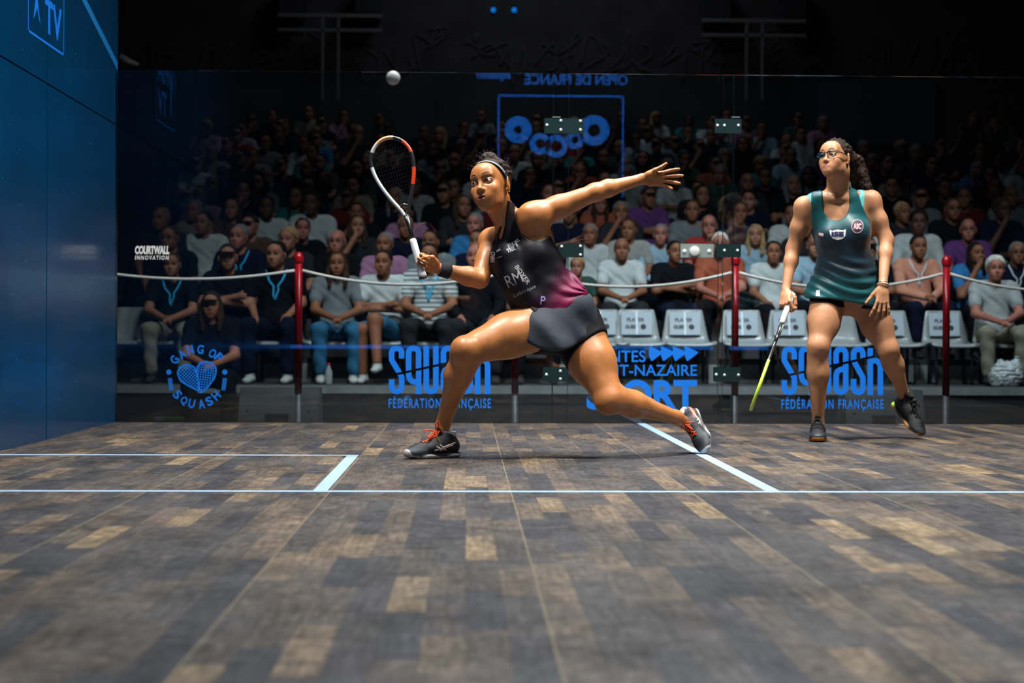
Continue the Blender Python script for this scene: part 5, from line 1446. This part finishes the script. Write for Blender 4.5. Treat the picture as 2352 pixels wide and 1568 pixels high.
glue(bd, 'hem_tag', M_white, dress, lambda s: s.poly([(1875, 666), (1884, 666), (1883, 680), (1874, 680)]))
glue(bd, 'small_badge', M_pink, dress, lambda s: s.text('FLAG', 1886, 538, 12, 7, bold=.05, ang=.3) if False else s.poly([(1881, 534), (1892, 536), (1891, 543), (1881, 540)]))
# shoes
sty = dict(upper=(.006, .007, .010), toe=(.020, .030, .042), sole_lo=(.62, .24, .035), sole_hi=(.010, .010, .012), heel=(.42, .60, .02), bow=False, lace=1)
sty.update(m_upper=M_up, m_sole=M_sole, m_lace=mat('black_lace', (.010, .010, .012), .7), m_sock=mat('black_sock', (.008, .008, .010), .9, bump=(300, .4)), sock_r=.033)
t_ = G(1862, 1015); xd = Vector((-.20, -.97, 0)).normalized()
SMa = frame(Vector((ankR.x, ankR.y, 0)) - xd * .055 + Vector((-.002, 0, .0)), xd, Vector((0, 0, 1)).cross(xd), (0, 0, 1), .95)
make_shoe(SMa, p2, sty, 1, sock_top=.15)
xd, yd, zd = orth(Vector((.42, -.62, -.66)), Vector((.30, -.50, .70)))
SMb = frame(B(2082, 918, .15) - xd * .052 - zd * .085, xd, yd, zd, .95)
zmin = min((SMb @ Vector(v)).z for v in ((.268, 0, .03), (.262, 0, .012), (.25, .03, .012), (.25, -.03, .012), (.23, .034, .004), (.23, -.034, .004)))
print('back shoe min z', zmin, cam_px(SMb @ Vector((.268, 0, .02))), cam_px(SMa @ Vector((.268, 0, .0))))
make_shoe(SMb, p2, sty, 1, sock_top=.14)
# racket seen edge on
hc = HR @ Vector((.062, .0, -.030)); tip = B(1726, 937, -.10)
d = (tip - hc).normalized(); butt = hc - d * .055
# the length is fixed, so the tip comes towards the photographer as far as needed
best = min([(abs((B(1726, 937, -q) - butt).length - .685), q) for q in [i * .01 for i in range(70)]])[1]
tip = B(1726, 937, -best); d = (tip - butt).normalized(); view = (butt - CAM_P).normalized()
yl_ = (view - d * view.dot(d)).normalized(); zl_ = d.cross(yl_)
R2 = frame(butt, d, yl_, zl_)
mats2 = [mat('racket_lime', (.55, .75, .05), .35, coat=.5), M_leg if False else mat('racket_gloss_black', (.012, .016, .014), .3, coat=.6), mat('racket_silver_green', (.30, .42, .36), .3, coat=.6), mat('racket_pale_lime', (.70, .85, .25), .35, coat=.5)]
make_racket('squash_racket', R2, 'lime and black racket hanging edge-on from the waiting player\'s hand', dict(mats=mats2, frame=[1, 1, 0, 0, 0, 0, 0, 0, 0, 0, 1, 1], bumper=3, shaft=2, m_grip=mats1 and bpy.data.materials['white_grip_tape'], m_string=mats2[1]))

# ================================================================== spectators
def tinted(name, attr=None, rough=.9, stripes=None, noise=(9, .15)):
    """cloth or skin whose colour is the object's own colour"""
    m = mat(name, rough=rough, attr=attr, objcol=(attr is None), spec=.25 if attr else .08, noise=noise, bump=(11, 1.0)); nt = m.node_tree; n = nt.nodes; L = nt.links; b = n['Principled BSDF']
    src = b.inputs['Base Color'].links[0].from_socket
    if attr or stripes:
        mx = n.new('ShaderNodeMix'); mx.data_type = 'RGBA'; mx.blend_type = 'MULTIPLY'; mx.inputs[0].default_value = 1; L.new(src, mx.inputs[6])
        if attr:
            oi = n.new('ShaderNodeObjectInfo'); L.new(oi.outputs['Color'], mx.inputs[7])
        else:
            tc = n.new('ShaderNodeTexCoord'); sp = n.new('ShaderNodeSeparateXYZ'); L.new(tc.outputs['Object'], sp.inputs[0])
            a = n.new('ShaderNodeMath'); a.operation = 'MULTIPLY'; a.inputs[1].default_value = stripes; L.new(sp.outputs[2], a.inputs[0])
            f = n.new('ShaderNodeMath'); f.operation = 'FRACT'; L.new(a.outputs[0], f.inputs[0]); g = n.new('ShaderNodeMath'); g.operation = 'GREATER_THAN'; g.inputs[1].default_value = .62; L.new(f.outputs[0], g.inputs[0])
            c = n.new('ShaderNodeMix'); c.data_type = 'RGBA'; L.new(g.outputs[0], c.inputs[0]); c.inputs[6].default_value = (1, 1, 1, 1); c.inputs[7].default_value = (.22, .25, .27, 1); L.new(c.outputs[2], mx.inputs[7])
        L.new(mx.outputs[2], b.inputs['Base Color'])
    return m
MS = tinted('spectator_skin', attr='Col', rough=.55); MC = tinted('spectator_cloth'); MCS = tinted('spectator_striped_cloth', stripes=26); MCF = tinted('spectator_fine_stripes', stripes=52); MH = tinted('spectator_hair', rough=.95, noise=(60, .5))
M_lany = mat('blue_lanyard', (.02, .42, .75), .6); M_lanw = mat('white_lanyard', (.6, .62, .64), .6)
HIP, KNEE, ANK = (.085, .0, .46), (.14, -.42, .475), (.125, -.40, .10)
POSES = {  # elbow, hand for each side (x mirrored), head yaw, knees apart
    'clasp': (((-.200, -.13, .66), (-.025, -.36, .58)), ((.200, -.13, .66), (.025, -.36, .58)), -4, .02),
    'cross': (((-.205, -.10, .68), (.10, -.19, .735)), ((.205, -.10, .67), (-.10, -.20, .70)), 8, 0),
    'thigh': (((-.215, -.06, .67), (-.13, -.30, .55)), ((.215, -.05, .67), (.13, -.30, .55)), -14, .03),
    'chin': (((-.20, -.22, .64), (-.03, -.20, .93)), ((.205, -.13, .66), (-.05, -.26, .60)), 12, 0),
    'legx': (((-.205, -.10, .68), (.08, -.21, .70)), ((.205, -.10, .66), (-.06, -.22, .66)), -6, 0),
}
protos_m = {}
def spectator_meshes(pose):
    el_, er_, hy, ap = POSES[pose]
    HM = head_frame((0, -.045, 1.075), hy, 2, 0, 1.0)
    s = SDF()
    s.ell((0, .03, .50), (.165, .115, .11), .04); s.ell((0, .03, .66), (.145, .10, .14), .05); s.ell((0, .035, .82), (.170, .105, .14), .05)
    s.cone((-.13, .02, .905), (.13, .02, .905), .058, .058, .04); s.cone((0, .015, .90), (0, -.015, 1.0), .058, .052, .03); s.cone((0, -.01, 1.0), HM @ Vector((0, .02, -.03)), .05, .05, .02)
    arms = []
    for q, (e, h) in ((-1, el_), (1, er_)):
        sh = Vector((q * .172, .02, .895)); arms.append((sh, Vector(e), Vector(h)))
    a0 = len(s.P)
    for sh, e, h in arms: s.cone(sh, e, .055, .043, .03)
    a1 = len(s.P)
    for sh, e, h in arms:
        s.cone(e, h, .041, .026, .02); d = (h - e).normalized(); s.cone(h, h + d * .055, .030, .030, .015, n=d.cross(Vector((0, 0, 1))).normalized() if abs(d.z) < .9 else (0, 1, 0), f=.8)
        for i in range(4):
            o = Vector((0, 0, .012 * (i - 1.5))); s.cone(h + d * .06 + o, h + d * .10 + o + Vector((0, -.006, -.010)), .0088, .0075, .004)
        s.cone(h + d * .02 + Vector((0, -.01, .02)), h + d * .065 + Vector((0, -.012, .040)), .011, .009, .006)
    legs = []
    for q in (-1, 1):
        k_ = Vector((q * (KNEE[0] + ap), KNEE[1], KNEE[2])); an = Vector((q * (ANK[0] + ap), ANK[1], ANK[2]))
        if pose == 'legx' and q == 1: k_ = Vector((-.02, -.44, .56)); an = Vector((-.30, -.50, .33)) if False else Vector((.02, -.56, .20))
        legs.append((Vector((q * HIP[0], HIP[1], HIP[2])), k_, an))
    l0 = len(s.P)
    for h, k_, an in legs: s.cone(h, k_, .085, .062, .03)
    l1 = len(s.P)
    for h, k_, an in legs: s.cone(k_, an, .060, .040, .03)
    l2 = len(s.P)
    add_head(s, HM, mouth=0, jaw=1.15); s.M = Matrix.Identity(4)
    col = lambda V: np.clip(face_color(V, HM, (1, 1, 1), (.72, .42, .38), (.12, .08, .06)), 0, 1)
    def colf(V):
        C = col(V); Mi = np.array(HM.inverted()); P = V @ Mi[:3, :3].T + Mi[:3, 3]
        e = ((np.abs(P[:, 0]) - .032) / .016) ** 2 + ((P[:, 2] - .010) / .0085) ** 2; C[(e < 1) & (P[:, 1] < -.06)] = (.10, .07, .06); return C
    R = {}
    l_, h_ = hb(HM, (-.09, -.12, -.12), (.095, .03, .06))
    R['body'] = sdf_mesh('spectator_body', s, .011, [(l_, h_, .006)], colf); R['body'].materials.append(MS)
    tors = [i for i in range(4)]
    for nm, extra in (('tee', 'short'), ('long', 'long')):
        g = SDF(); g.take(s, .010, tors)
        for sh, e, h in arms:
            if nm == 'tee': m = sh.lerp(e, .62); g.cone(sh, m, .066, .062, .03); g.plane  # sleeve ends above the elbow
            else: g.cone(sh, e, .065, .054, .03); g.cone(e, e.lerp(h, .88), .052, .037, .02)
        g.ell((0, .0, .54), (.165, .13, .10), .05)
        g.disp(lambda X: .004 * np.sin(X @ np.array((38., 20., 30.)) + 2 * np.sin(X @ np.array((12., 9., 25.)))))
        g.cone((0, -.10, .955), (0, .03, 1.02), .045, .055, .01, '-')
        R[nm] = sdf_mesh('spectator_' + nm, g, .013)
    t = SDF(); t.ell((0, .03, .49), (.176, .128, .105), .04)
    for h, k_, an in legs: t.cone(h, k_, .094, .074, .03); t.cone(k_, k_.lerp(an, .93), .072, .058, .03)
    t.disp(lambda X: .004 * np.sin(X @ np.array((30., 26., 44.)))); t.plane((0, 0, .60), (0, 0, 1), .01); R['trousers'] = sdf_mesh('spectator_trousers', t, .014); R['trousers'].materials.append(MC)
    t = SDF(); t.ell((0, .03, .49), (.176, .128, .105), .04)
    for h, k_, an in legs: t.cone(h, h.lerp(k_, .75), .096, .082, .03)
    t.plane((0, 0, .60), (0, 0, 1), .01); R['shorts'] = sdf_mesh('spectator_shorts', t, .014); R['shorts'].materials.append(MC)
    mb = MB(); sd = SDF()
    for h, k_, an in legs: sd.cone(an + Vector((0, .02, -.06)), an + Vector((0, -.14, -.072)), .042, .036, .02, n=(0, 0, 1), f=.75); sd.cone(an + Vector((0, .015, -.05)), an + Vector((0, .0, .0)), .042, .038, .02)
    R['shoes'] = sdf_mesh('spectator_shoes', sd, .011); R['shoes'].materials.append(MC)
    # hair variants in this head's place
    def cap_(long_=0, vol=0.0):
        h = SDF(); h.M = HM; h.ell((0, .020, .038), (.078 + vol, .097 + vol, .086 + vol), .01)
        h.plane((0, -.056, .074), (0, -.76, -.65), .01); h.plane((0, 0, -.055 - .02 * (vol > 0)), (0, .3, -1), .01)
        for q in (-1, 1): h.ell((q * .078, .004, -.012), (.03, .024, .036), .008, '-')
        if long_:
            for q in (-1, 1): h.cone((q * .068, .02, .02), (q * .075, -.005, -.10), .026, .030, .02); h.cone((q * .075, -.005, -.10), (q * .070, -.05, -.20), .030, .018, .02)
            h.cone((0, .06, 0), (0, .07, -.17), .06, .06, .03)
        h.disp(lambda X: .0045 * np.sin(X @ np.array((150., 90., 60.)) + 2 * np.sin(X @ np.array((60., 70., 30.)))))
        me = sdf_mesh('spectator_hair', h, .007); me.materials.append(MH); return me
    R['short'] = cap_(); R['curly'] = cap_(vol=.012); R['longhair'] = cap_(1)
    h = SDF(); h.M = HM; h.ell((0, .020, .040), (.080, .099, .088), .01); h.plane((0, 0, .040), (0, 0, -1), .004); h.ell((0, -.095, .046), (.062, .065, .010), .008); h.plane((0, 0, .034), (0, 0, -1), .004)
    R['cap'] = sdf_mesh('spectator_cap', h, .006); R['cap'].materials.append(MH)
    h = SDF(); h.M = HM; h.ell((0, -.040, -.068), (.052, .055, .045), .01); h.cone((-.05, -.02, -.04), (-.066, -.0, -.005), .016, .01, .01); h.cone((.05, -.02, -.04), (.066, -.0, -.005), .016, .01, .01)
    h.ell((0, -.085, -.058), (.020, .03, .009), .006, '-'); h.plane((0, 0, -.034), (0, 0, 1), .006); R['beard'] = sdf_mesh('spectator_beard', h, .006); R['beard'].materials.append(MH)
    bb = BVHTree.FromPolygons([v.co.copy() for v in R['tee'].vertices], [tuple(p.vertices) for p in R['tee'].polygons]); mb = MB()
    for q in (-1, 1):
        pts = []
        for i in range(7):
            t_ = i / 6; p = bb.find_nearest(Vector((q * (.085 * (1 - t_) + .004), -.03 - .15 * min(1, t_ * 2), .955 - .25 * t_)))[0]; pts.append(p + Vector((0, -.005, 0)))
        mb.tube(pts, .009, 6, flat=((0, 1, 0), .25))
    R['lanyard'] = mb.mesh('lanyard')
    gm_ = MB()
    for q in (-1, 1):
        gm_.tube([HM @ Vector((q * .033 + .023 * math.cos(a), -.098, .010 + .016 * math.sin(a))) for a in [i * PI / 6 for i in range(12)]], .0022, 5, closed=True)
        gm_.tube([HM @ Vector((q * .056, -.096, .014)), HM @ Vector((q * .078, -.01, .012))], .002, 5)
    R['glasses'] = gm_.mesh('glasses')
    return R
for ps in POSES: protos_m[ps] = spectator_meshes(ps)
print('spectator meshes', round(time.time() - T0, 1))
CLR = dict(white=(.46, .49, .48), offwhite=(.30, .30, .28), grey=(.15, .17, .18), black=(.005, .006, .009), navy=(.005, .008, .022), blue=(.03, .16, .36), lightblue=(.26, .38, .46), red=(.28, .03, .025), rust=(.30, .075, .04),
           pink=(.34, .16, .26), salmon=(.56, .24, .16), teal=(.02, .20, .20), beige=(.26, .22, .17), darkgreen=(.03, .07, .05), purple=(.12, .04, .16), brown=(.09, .05, .035), darkred=(.12, .012, .016), jeans=(.030, .13, .24), khaki=(.22, .21, .16), darkgrey=(.020, .021, .025))
WORD = dict(offwhite='off-white', lightblue='light blue', darkgreen='dark green', darkred='dark red', darkgrey='dark grey')
SKN = dict(l=(.33, .140, .084), m=(.24, .095, .050), d=(.095, .040, .025), p=(.37, .140, .100))
HAIR = dict(black=(.010, .008, .008), brown=(.045, .024, .013), blond=(.32, .20, .09), grey=(.16, .155, .15), white=(.55, .53, .48), bald=None)
rc = random.Random(77)
def spectator(loc, pose, top='grey', sleeve='tee', hair='brown', style='short', skin='m', bottom='black', legs='trousers', extras=(), sc=1.0, rz=0.0, label=None, group=None, name='person', detail=True):
    R = protos_m[pose]; e = empty(name, loc, label, 'person', group, rz); e.scale = (sc, sc, sc)
    def add(nm, key, col, m=None):
        me = R[key]; o = bpy.data.objects.new(nm, me); COL.objects.link(o); o.parent = e; o.color = (*col, 1)
        if not me.materials: me.materials.append(MC)
        if m: o.material_slots[0].link = 'OBJECT'; o.material_slots[0].material = m
        return o
    add('body', 'body', SKN[skin])
    add('shirt', sleeve, CLR[top], MCS if 'stripes' in extras else MCF if 'fine' in extras else None)
    add(legs, legs, CLR[bottom])
    if detail: add('shoes', 'shoes', CLR['white'] if 'whiteshoes' in extras else (.03, .03, .03))
    if hair != 'bald' or style == 'cap': add('cap' if style == 'cap' else 'hair', style, CLR['darkgrey'] if style == 'cap' else HAIR[hair])
    if style == 'cap' and 'hairlong' in extras: add('hair', 'longhair', HAIR[hair])
    if 'beard' in extras: add('beard', 'beard', HAIR[hair] if HAIR[hair] else HAIR['brown'])
    if 'lanyard' in extras: add('lanyard', 'lanyard', (1, 1, 1), M_lany)
    if 'wlanyard' in extras: add('lanyard', 'lanyard', (1, 1, 1), M_lanw)
    if 'glasses' in extras: add('glasses', 'glasses', (1, 1, 1), M_leg)
    return e
def rows_y(px):
    out = []
    for k in range(NR):
        y = row_y(k); c = U(px, 500, y); z = row_z(k) + 1.075; out.append(cam_px((c.x, y - .045, z))[1])
    return out
RY = rows_y(1200)
ORD = ['front', 'second', 'third', 'fourth', 'fifth', 'sixth', 'seventh', 'eighth', 'ninth', 'tenth', 'eleventh', 'twelfth', 'thirteenth', 'fourteenth']
NTH = ORD[:]; NTH[0] = 'first'; NTH += ['fifteenth', 'sixteenth', 'seventeenth', 'eighteenth', 'nineteenth', 'twentieth', 'twenty-first', 'twenty-second', 'twenty-third', 'twenty-fourth', 'twenty-fifth', 'twenty-sixth', 'twenty-seventh', 'twenty-eighth', 'twenty-ninth', 'thirtieth']
# px, py of the face; row (None = by height); looks; label
FOLK = [
 (394, 609, 0, dict(pose='clasp', top='black', skin='l', hair='brown', bottom='khaki', extras=('lanyard',)), 'man in black polo and khaki trousers with blue lanyard, leftmost in the front row'),
 (524, 592, 0, dict(pose='cross', top='black', skin='l', hair='brown', style='cap', bottom='navy', extras=('beard',)), 'man in dark flat cap and black polo behind the crouching woman'),
 (636, 586, 0, dict(pose='thigh', top='black', skin='l', hair='black', bottom='navy', extras=('lanyard', 'whiteshoes')), 'man in black polo with blue lanyard left of the red post'),
 (774, 607, 0, dict(pose='clasp', top='grey', skin='m', hair='brown', style='longhair', bottom='jeans', extras=('whiteshoes',)), 'woman in grey T-shirt and blue jeans right of the left red post'),
 (882, 604, 0, dict(pose='legx', top='white', skin='m', hair='black', style='short', bottom='jeans', legs='shorts', extras=('whiteshoes',)), 'young person in white top with crossed legs below the raised racket'),
 (986, 590, 0, dict(pose='clasp', top='white', skin='m', hair='black', bottom='darkgrey', extras=('stripes', 'lanyard')), 'man in striped T-shirt with blue lanyard behind the racket hand'),
 (1093, 590, 0, dict(pose='thigh', top='black', sleeve='long', skin='p', hair='bald', bottom='darkgrey'), 'bald man in black track top behind the lunging player\'s forearm'),
 (1225, 600, 0, dict(pose='clasp', top='navy', skin='m', hair='brown', bottom='black'), 'person in navy hidden behind the lunging player\'s torso'),
 (2288, 618, 0, dict(pose='clasp', top='white', skin='p', hair='white', style='curly', bottom='khaki', extras=('fine',)), 'white-haired woman in finely striped top at the right end of the front row'),
 (1334, 614, 1, dict(pose='thigh', top='darkgreen', skin='l', hair='blond', style='curly', bottom='black', sc=.80), 'blond child in dark green between lunging player and man in white'),
 (1428, 573, 1, dict(pose='clasp', top='white', skin='m', hair='bald', bottom='darkgrey', sc=1.04), 'tall bald man in white T-shirt behind the first empty chairs'),
 (1549, 592, 1, dict(pose='cross', top='black', skin='m', hair='black', bottom='navy', sc=.94), 'boy in black T-shirt with crossed arms below the door lock'),
 (1655, 562, 1, dict(pose='clasp', top='rust', skin='p', hair='white', bottom='black'), 'white-haired man in rust shirt behind the red door post'),
 (1776, 580, 1, dict(pose='thigh', top='white', skin='m', hair='black', bottom='black'), 'young man in white T-shirt left of the waiting player\'s arm'),
 (1862, 565, 1, dict(pose='clasp', top='lightblue', skin='l', hair='bald', bottom='black', extras=('beard',)), 'bearded man in light blue just left of the waiting player\'s dress'),
 (2109, 568, 1, dict(pose='clasp', top='salmon', sleeve='long', skin='m', hair='black', bottom='navy', extras=('beard', 'wlanyard')), 'black-bearded man in salmon shirt with white lanyard'),
 (2242, 588, 1, dict(pose='chin', top='blue', skin='m', hair='black', style='longhair', bottom='black'), 'long-haired woman in bright blue top left of the white-haired woman'),
 (2328, 582, 1, dict(pose='thigh', top='navy', sleeve='long', skin='m', hair='grey', bottom='black', extras=('glasses', 'wlanyard')), 'man with glasses and white lanyard behind the white-haired woman'),
 (2046, 566, 1, dict(pose='thigh', top='navy', skin='m', hair='brown', bottom='black'), 'person in navy between the waiting player and the bearded man in salmon'),
 (1940, 568, 1, dict(pose='thigh', top='black', skin='m', hair='brown', bottom='black'), 'person in black almost covered by the waiting player'),
 (392, 548, 1, dict(pose='thigh', top='black', skin='m', hair='brown', extras=('glasses',)), 'person with blue-tinted glasses above the white lettering on the glass'),
 (550, 545, 1, dict(pose='thigh', top='navy', skin='p', hair='grey', extras=('lanyard',)), 'grey-haired man in navy with lanyard behind the man in the flat cap'),
 (664, 552, 1, dict(pose='thigh', top='darkgrey', skin='l', hair='blond', style='curly'), 'blond woman just above the left red post'),
 (714, 566, 1, dict(pose='chin', top='black', skin='m', hair='black'), 'dark-haired man in black right beside the left post top'),
 (774, 556, 1, dict(pose='thigh', top='black', skin='p', hair='bald', extras=('glasses', 'beard')), 'bald man with glasses behind the woman in grey T-shirt'),
 (884, 562, 1, dict(pose='thigh', top='pink', skin='m', hair='grey'), 'man in dusty pink shirt behind the crossed-legged young person'),
 (990, 556, 1, dict(pose='thigh', top='grey', skin='m', hair='black'), 'dark-haired man in grey behind the racket grip'),
 (1098, 556, 1, dict(pose='thigh', top='navy', skin='m', hair='black'), 'man in navy behind the bald man in the track top'),
 (469, 513, 2, dict(pose='thigh', top='white', skin='m', hair='black'), 'dark-haired man in white T-shirt on the left, third row'),
 (371, 503, 2, dict(pose='thigh', top='darkgrey', skin='m', hair='bald'), 'bald man at the left end of the third row'),
 (820, 520, 2, dict(pose='chin', top='darkgrey', skin='l', hair='brown', style='longhair'), 'long-haired woman behind the bald man with glasses'),
 (1091, 516, 2, dict(pose='thigh', top='blue', skin='p', hair='grey'), 'grey-haired man in bright blue behind the lunging player\'s neck'),
 (1355, 540, 2, dict(pose='thigh', top='white', sleeve='long', skin='m', hair='grey'), 'person in white shirt right of the player\'s magenta hem'),
 (1430, 528, 2, dict(pose='thigh', top='offwhite', skin='m', hair='brown'), 'person in off-white directly behind the tall bald man'),
 (1517, 541, 2, dict(pose='thigh', top='lightblue', sleeve='long', skin='p', hair='grey'), 'grey-haired man in light blue shirt left of the door lock'),
 (1627, 520, 2, dict(pose='thigh', top='red', skin='p', hair='bald', extras=('glasses', 'beard')), 'bald man in red right above the door lock'),
 (1735, 548, 2, dict(pose='thigh', top='lightblue', skin='l', hair='blond', style='longhair'), 'blond woman between door post and the young man in white'),
 (606, 477, 3, dict(pose='clasp', top='white', sleeve='long', skin='d', hair='black', extras=('beard',)), 'dark-skinned man in open white shirt left of centre, fourth row'),
 (535, 480, 3, dict(pose='thigh', top='brown', skin='l', hair='brown', style='longhair'), 'long-haired person in brown left of the man in open white shirt'),
 (457, 484, 3, dict(pose='thigh', top='beige', skin='l', hair='grey'), 'man in beige in front of the pink shirt on the left'),
 (717, 468, 3, dict(pose='thigh', top='white', skin='d', hair='black', style='curly'), 'black-haired person in white T-shirt above the left post'),
 (462, 450, 4, dict(pose='thigh', top='pink', skin='m', hair='brown'), 'man in pink shirt at the left edge of the fifth row'),
 (1590, 484, 3, dict(pose='thigh', top='grey', skin='m', hair='brown'), 'man in grey above the door lock, below the outstretched hand'),
 (2110, 512, 2, dict(pose='thigh', top='white', sleeve='long', skin='d', hair='black', style='curly'), 'dark-haired man in white behind the bearded man in salmon'),
 (2216, 455, 4, dict(pose='thigh', top='darkred', sleeve='long', skin='m', hair='brown'), 'man in dark red right of the waiting player, fifth row'),
 (2116, 456, 4, dict(pose='thigh', top='grey', skin='m', hair='black', style='cap'), 'person in dark cap and grey top right of the waiting player\'s shoulder'),
 (1816, 360, 8, dict(pose='thigh', top='lightblue', skin='m', hair='brown'), 'person in light blue high up left of the waiting player\'s head'),
 (647, 383, 7, dict(pose='thigh', top='darkgrey', skin='l', hair='grey', style='cap'), 'person in light cap high up on the left'),
 (718, 352, 8, dict(pose='thigh', top='teal', skin='m', hair='black'), 'person in teal high up on the left'),
 (952, 427, 5, dict(pose='thigh', top='offwhite', skin='m', hair='brown'), 'person in off-white just right of the racket head'),
]
taken = {k: [] for k in range(NR)}
for px, py, k, d, lab in FOLK:
    if px in (714, 1940, 2046): continue
    px = {1862: 1874, 1430: 1446, 535: 533, 457: 448, 606: 612, 2328: 2336, 1334: 1326}.get(px, px)
    if k is None: k = min(range(NR), key=lambda i: abs(RY[i] - py))
    y = row_y(k); s0 = d.get('sc', 1.0); c = U(px, py, y - .045); z = row_z(k)
    s1 = min(1.09, max(.78 if s0 < .9 else .94, (c.z - z) / 1.075)); d = dict(d); d['sc'] = s1
    spectator((c.x, y, z), rz=rc.uniform(-.12, .12), label=lab, group='spectators in the stand', **d)
    taken[k].append(px)
tops = ['black'] * 7 + ['navy'] * 5 + ['darkgrey'] * 5 + ['grey'] * 3 + ['white'] * 3 + ['offwhite', 'pink', 'blue', 'lightblue', 'red', 'rust', 'teal', 'purple', 'beige', 'brown', 'darkred', 'darkgreen']
LEFT = [300, 345, 330, 410, 470, 480, 500, 440, 470, 520, 540, 470, 560, 620]
auto = []
for k in range(1, NR):
    y = row_y(k); sx = CAM_F / (y - CAM_P.y); px = LEFT[k] + rc.uniform(0, 20); step = .53 * sx
    if k == 1: px = 500
    while px < 2375:
        near = [t for t in taken[k] if abs(t - px) < step * .86]
        if near: px = max(near) + step * .90 * rc.uniform(.98, 1.06)
        else:
            ok = not (k >= 10 and 1890 < px < 2190) and not (k >= 12 and rc.random() < .35) and not (k == 1 and px < 1300)
            if ok and rc.random() > .05: auto.append((k, px)); taken[k].append(px)
            px += step * rc.uniform(.96, 1.16)
cnt = {}
for k, px in sorted(auto):
    cnt[k] = cnt.get(k, 0) + 1; y = row_y(k); c = U(px, 500, y); top = rc.choice(tops); hr = rc.choice(['black', 'brown', 'brown', 'black', 'grey', 'blond', 'brown', 'black', 'bald', 'grey', 'brown', 'black']); stl = rc.choice(['short', 'short', 'curly', 'longhair', 'short', 'cap'])
    sk = rc.choice('lmmpmd'); ps = rc.choice(['clasp', 'thigh', 'cross', 'chin', 'thigh'])
    hw_ = 'bald spectator' if hr == 'bald' and stl != 'cap' else ('capped spectator' if stl == 'cap' else {'short': 'short-haired', 'curly': 'curly-haired', 'longhair': 'long-haired'}[stl] + ' spectator')
    lab = '%s in %s, %s row of the stand, %s of the unmarked places from the left' % (hw_, WORD.get(top, top), ORD[k], NTH[cnt[k] - 1])
    rank = sorted(taken[k]).index(px); lab = '%s in %s, %s row of the stand, %s person from the left' % (hw_, WORD.get(top, top), ORD[k], NTH[min(rank, 29)])
    ex = ('glasses',) if rc.random() < .15 and k < 6 else ()
    spectator((c.x, y, row_z(k)), ps, top, rc.choice(['tee', 'tee', 'long']), hr, stl, sk, rc.choice(['black', 'navy', 'jeans', 'khaki', 'darkgrey']), 'trousers', ex, rc.uniform(.95, 1.06), rc.uniform(-.2, .2), lab, 'spectators in the stand', detail=k < 3)
print('spectators', sum(len(v) for v in taken.values()))
# benches of the rows behind
for k in range(1, NR): MB().box((-3.5, row_y(k) - .14, row_z(k) + .0), (11.5, row_y(k) + .16, row_z(k) + .36)).obj('bench', M_tread, stand, True)
# woman crouching in front of the stand
c = U(486, 702, 2.75)
bx = MB().box((c.x - .26, 2.62, -.219), (c.x + .26, 3.0, .06)).obj('equipment_case', M_leg); tag(bx, 'black case the crouching woman sits on', 'case')
spectator((c.x, 2.75, c.z - 1.075 * .92), 'clasp', 'black', 'tee', 'brown', 'cap', 'l', 'black', 'trousers', ('hairlong',), .92, .1, 'woman in dark cap and black polo sitting low in front of the stand, hands joined', None)
# plastic bag and bottle at the right, by the feet
c = U(2310, 868, 4.15); g = SDF(); g.ell((c.x, 4.15, c.z + .02), (.14, .09, .12), .02); g.cone((c.x - .06, 4.15, c.z), (c.x + .08, 4.15, c.z + .10), .07, .05, .03); g.cone((c.x + .05, 4.13, c.z + .08), (c.x + .10, 4.15, c.z + .17), .03, .02, .02)
g.cone((c.x - .03, 4.13, c.z + .08), (c.x - .05, 4.15, c.z + .15), .025, .012, .02)
g.disp(lambda X: -.014 * np.abs(np.sin(X @ np.array((34., 20., -26.)) + 2.5 * np.sin(X @ np.array((17., 9., 31.))))) + .006 * np.abs(np.sin(X @ np.array((-60., 30., 75.)) + 2 * np.sin(X @ np.array((45., 9., 21.))))))
g.plane((0, 0, Z0), (0, 0, -1), .004); me = sdf_mesh('plastic_bag', g, .005); bag = link('plastic_bag', me, mat('white_plastic_film', (.45, .50, .52), .3, coat=.4)); tag(bag, 'crumpled white plastic bag beside the shoes of the white-haired woman', 'bag')
bb = bvh_of(bag)
c = U(755, 862, 4.2); b = empty('water_bottle', (c.x, 4.2, Z0), 'small bottle standing on the step between the woman\'s feet', 'bottle')
MB().lathe([(0, 0), (.03, 0), (.032, .01), (.032, .11), (.014, .15), (.013, .165), (0, .165)], 14).obj('bottle_body', mat('clear_plastic', (.3, .34, .36), .15), b); MB().lathe([(0, .1651), (.015, .1651), (.015, .185), (0, .185)], 12).obj('cap', M_red, b)

for o in bpy.data.objects:
    if o.parent is not None:
        for k_ in ('label', 'category', 'group'):
            if k_ == 'category' and k_ in o: del o[k_]
print('script seconds', round(time.time() - T0, 1))
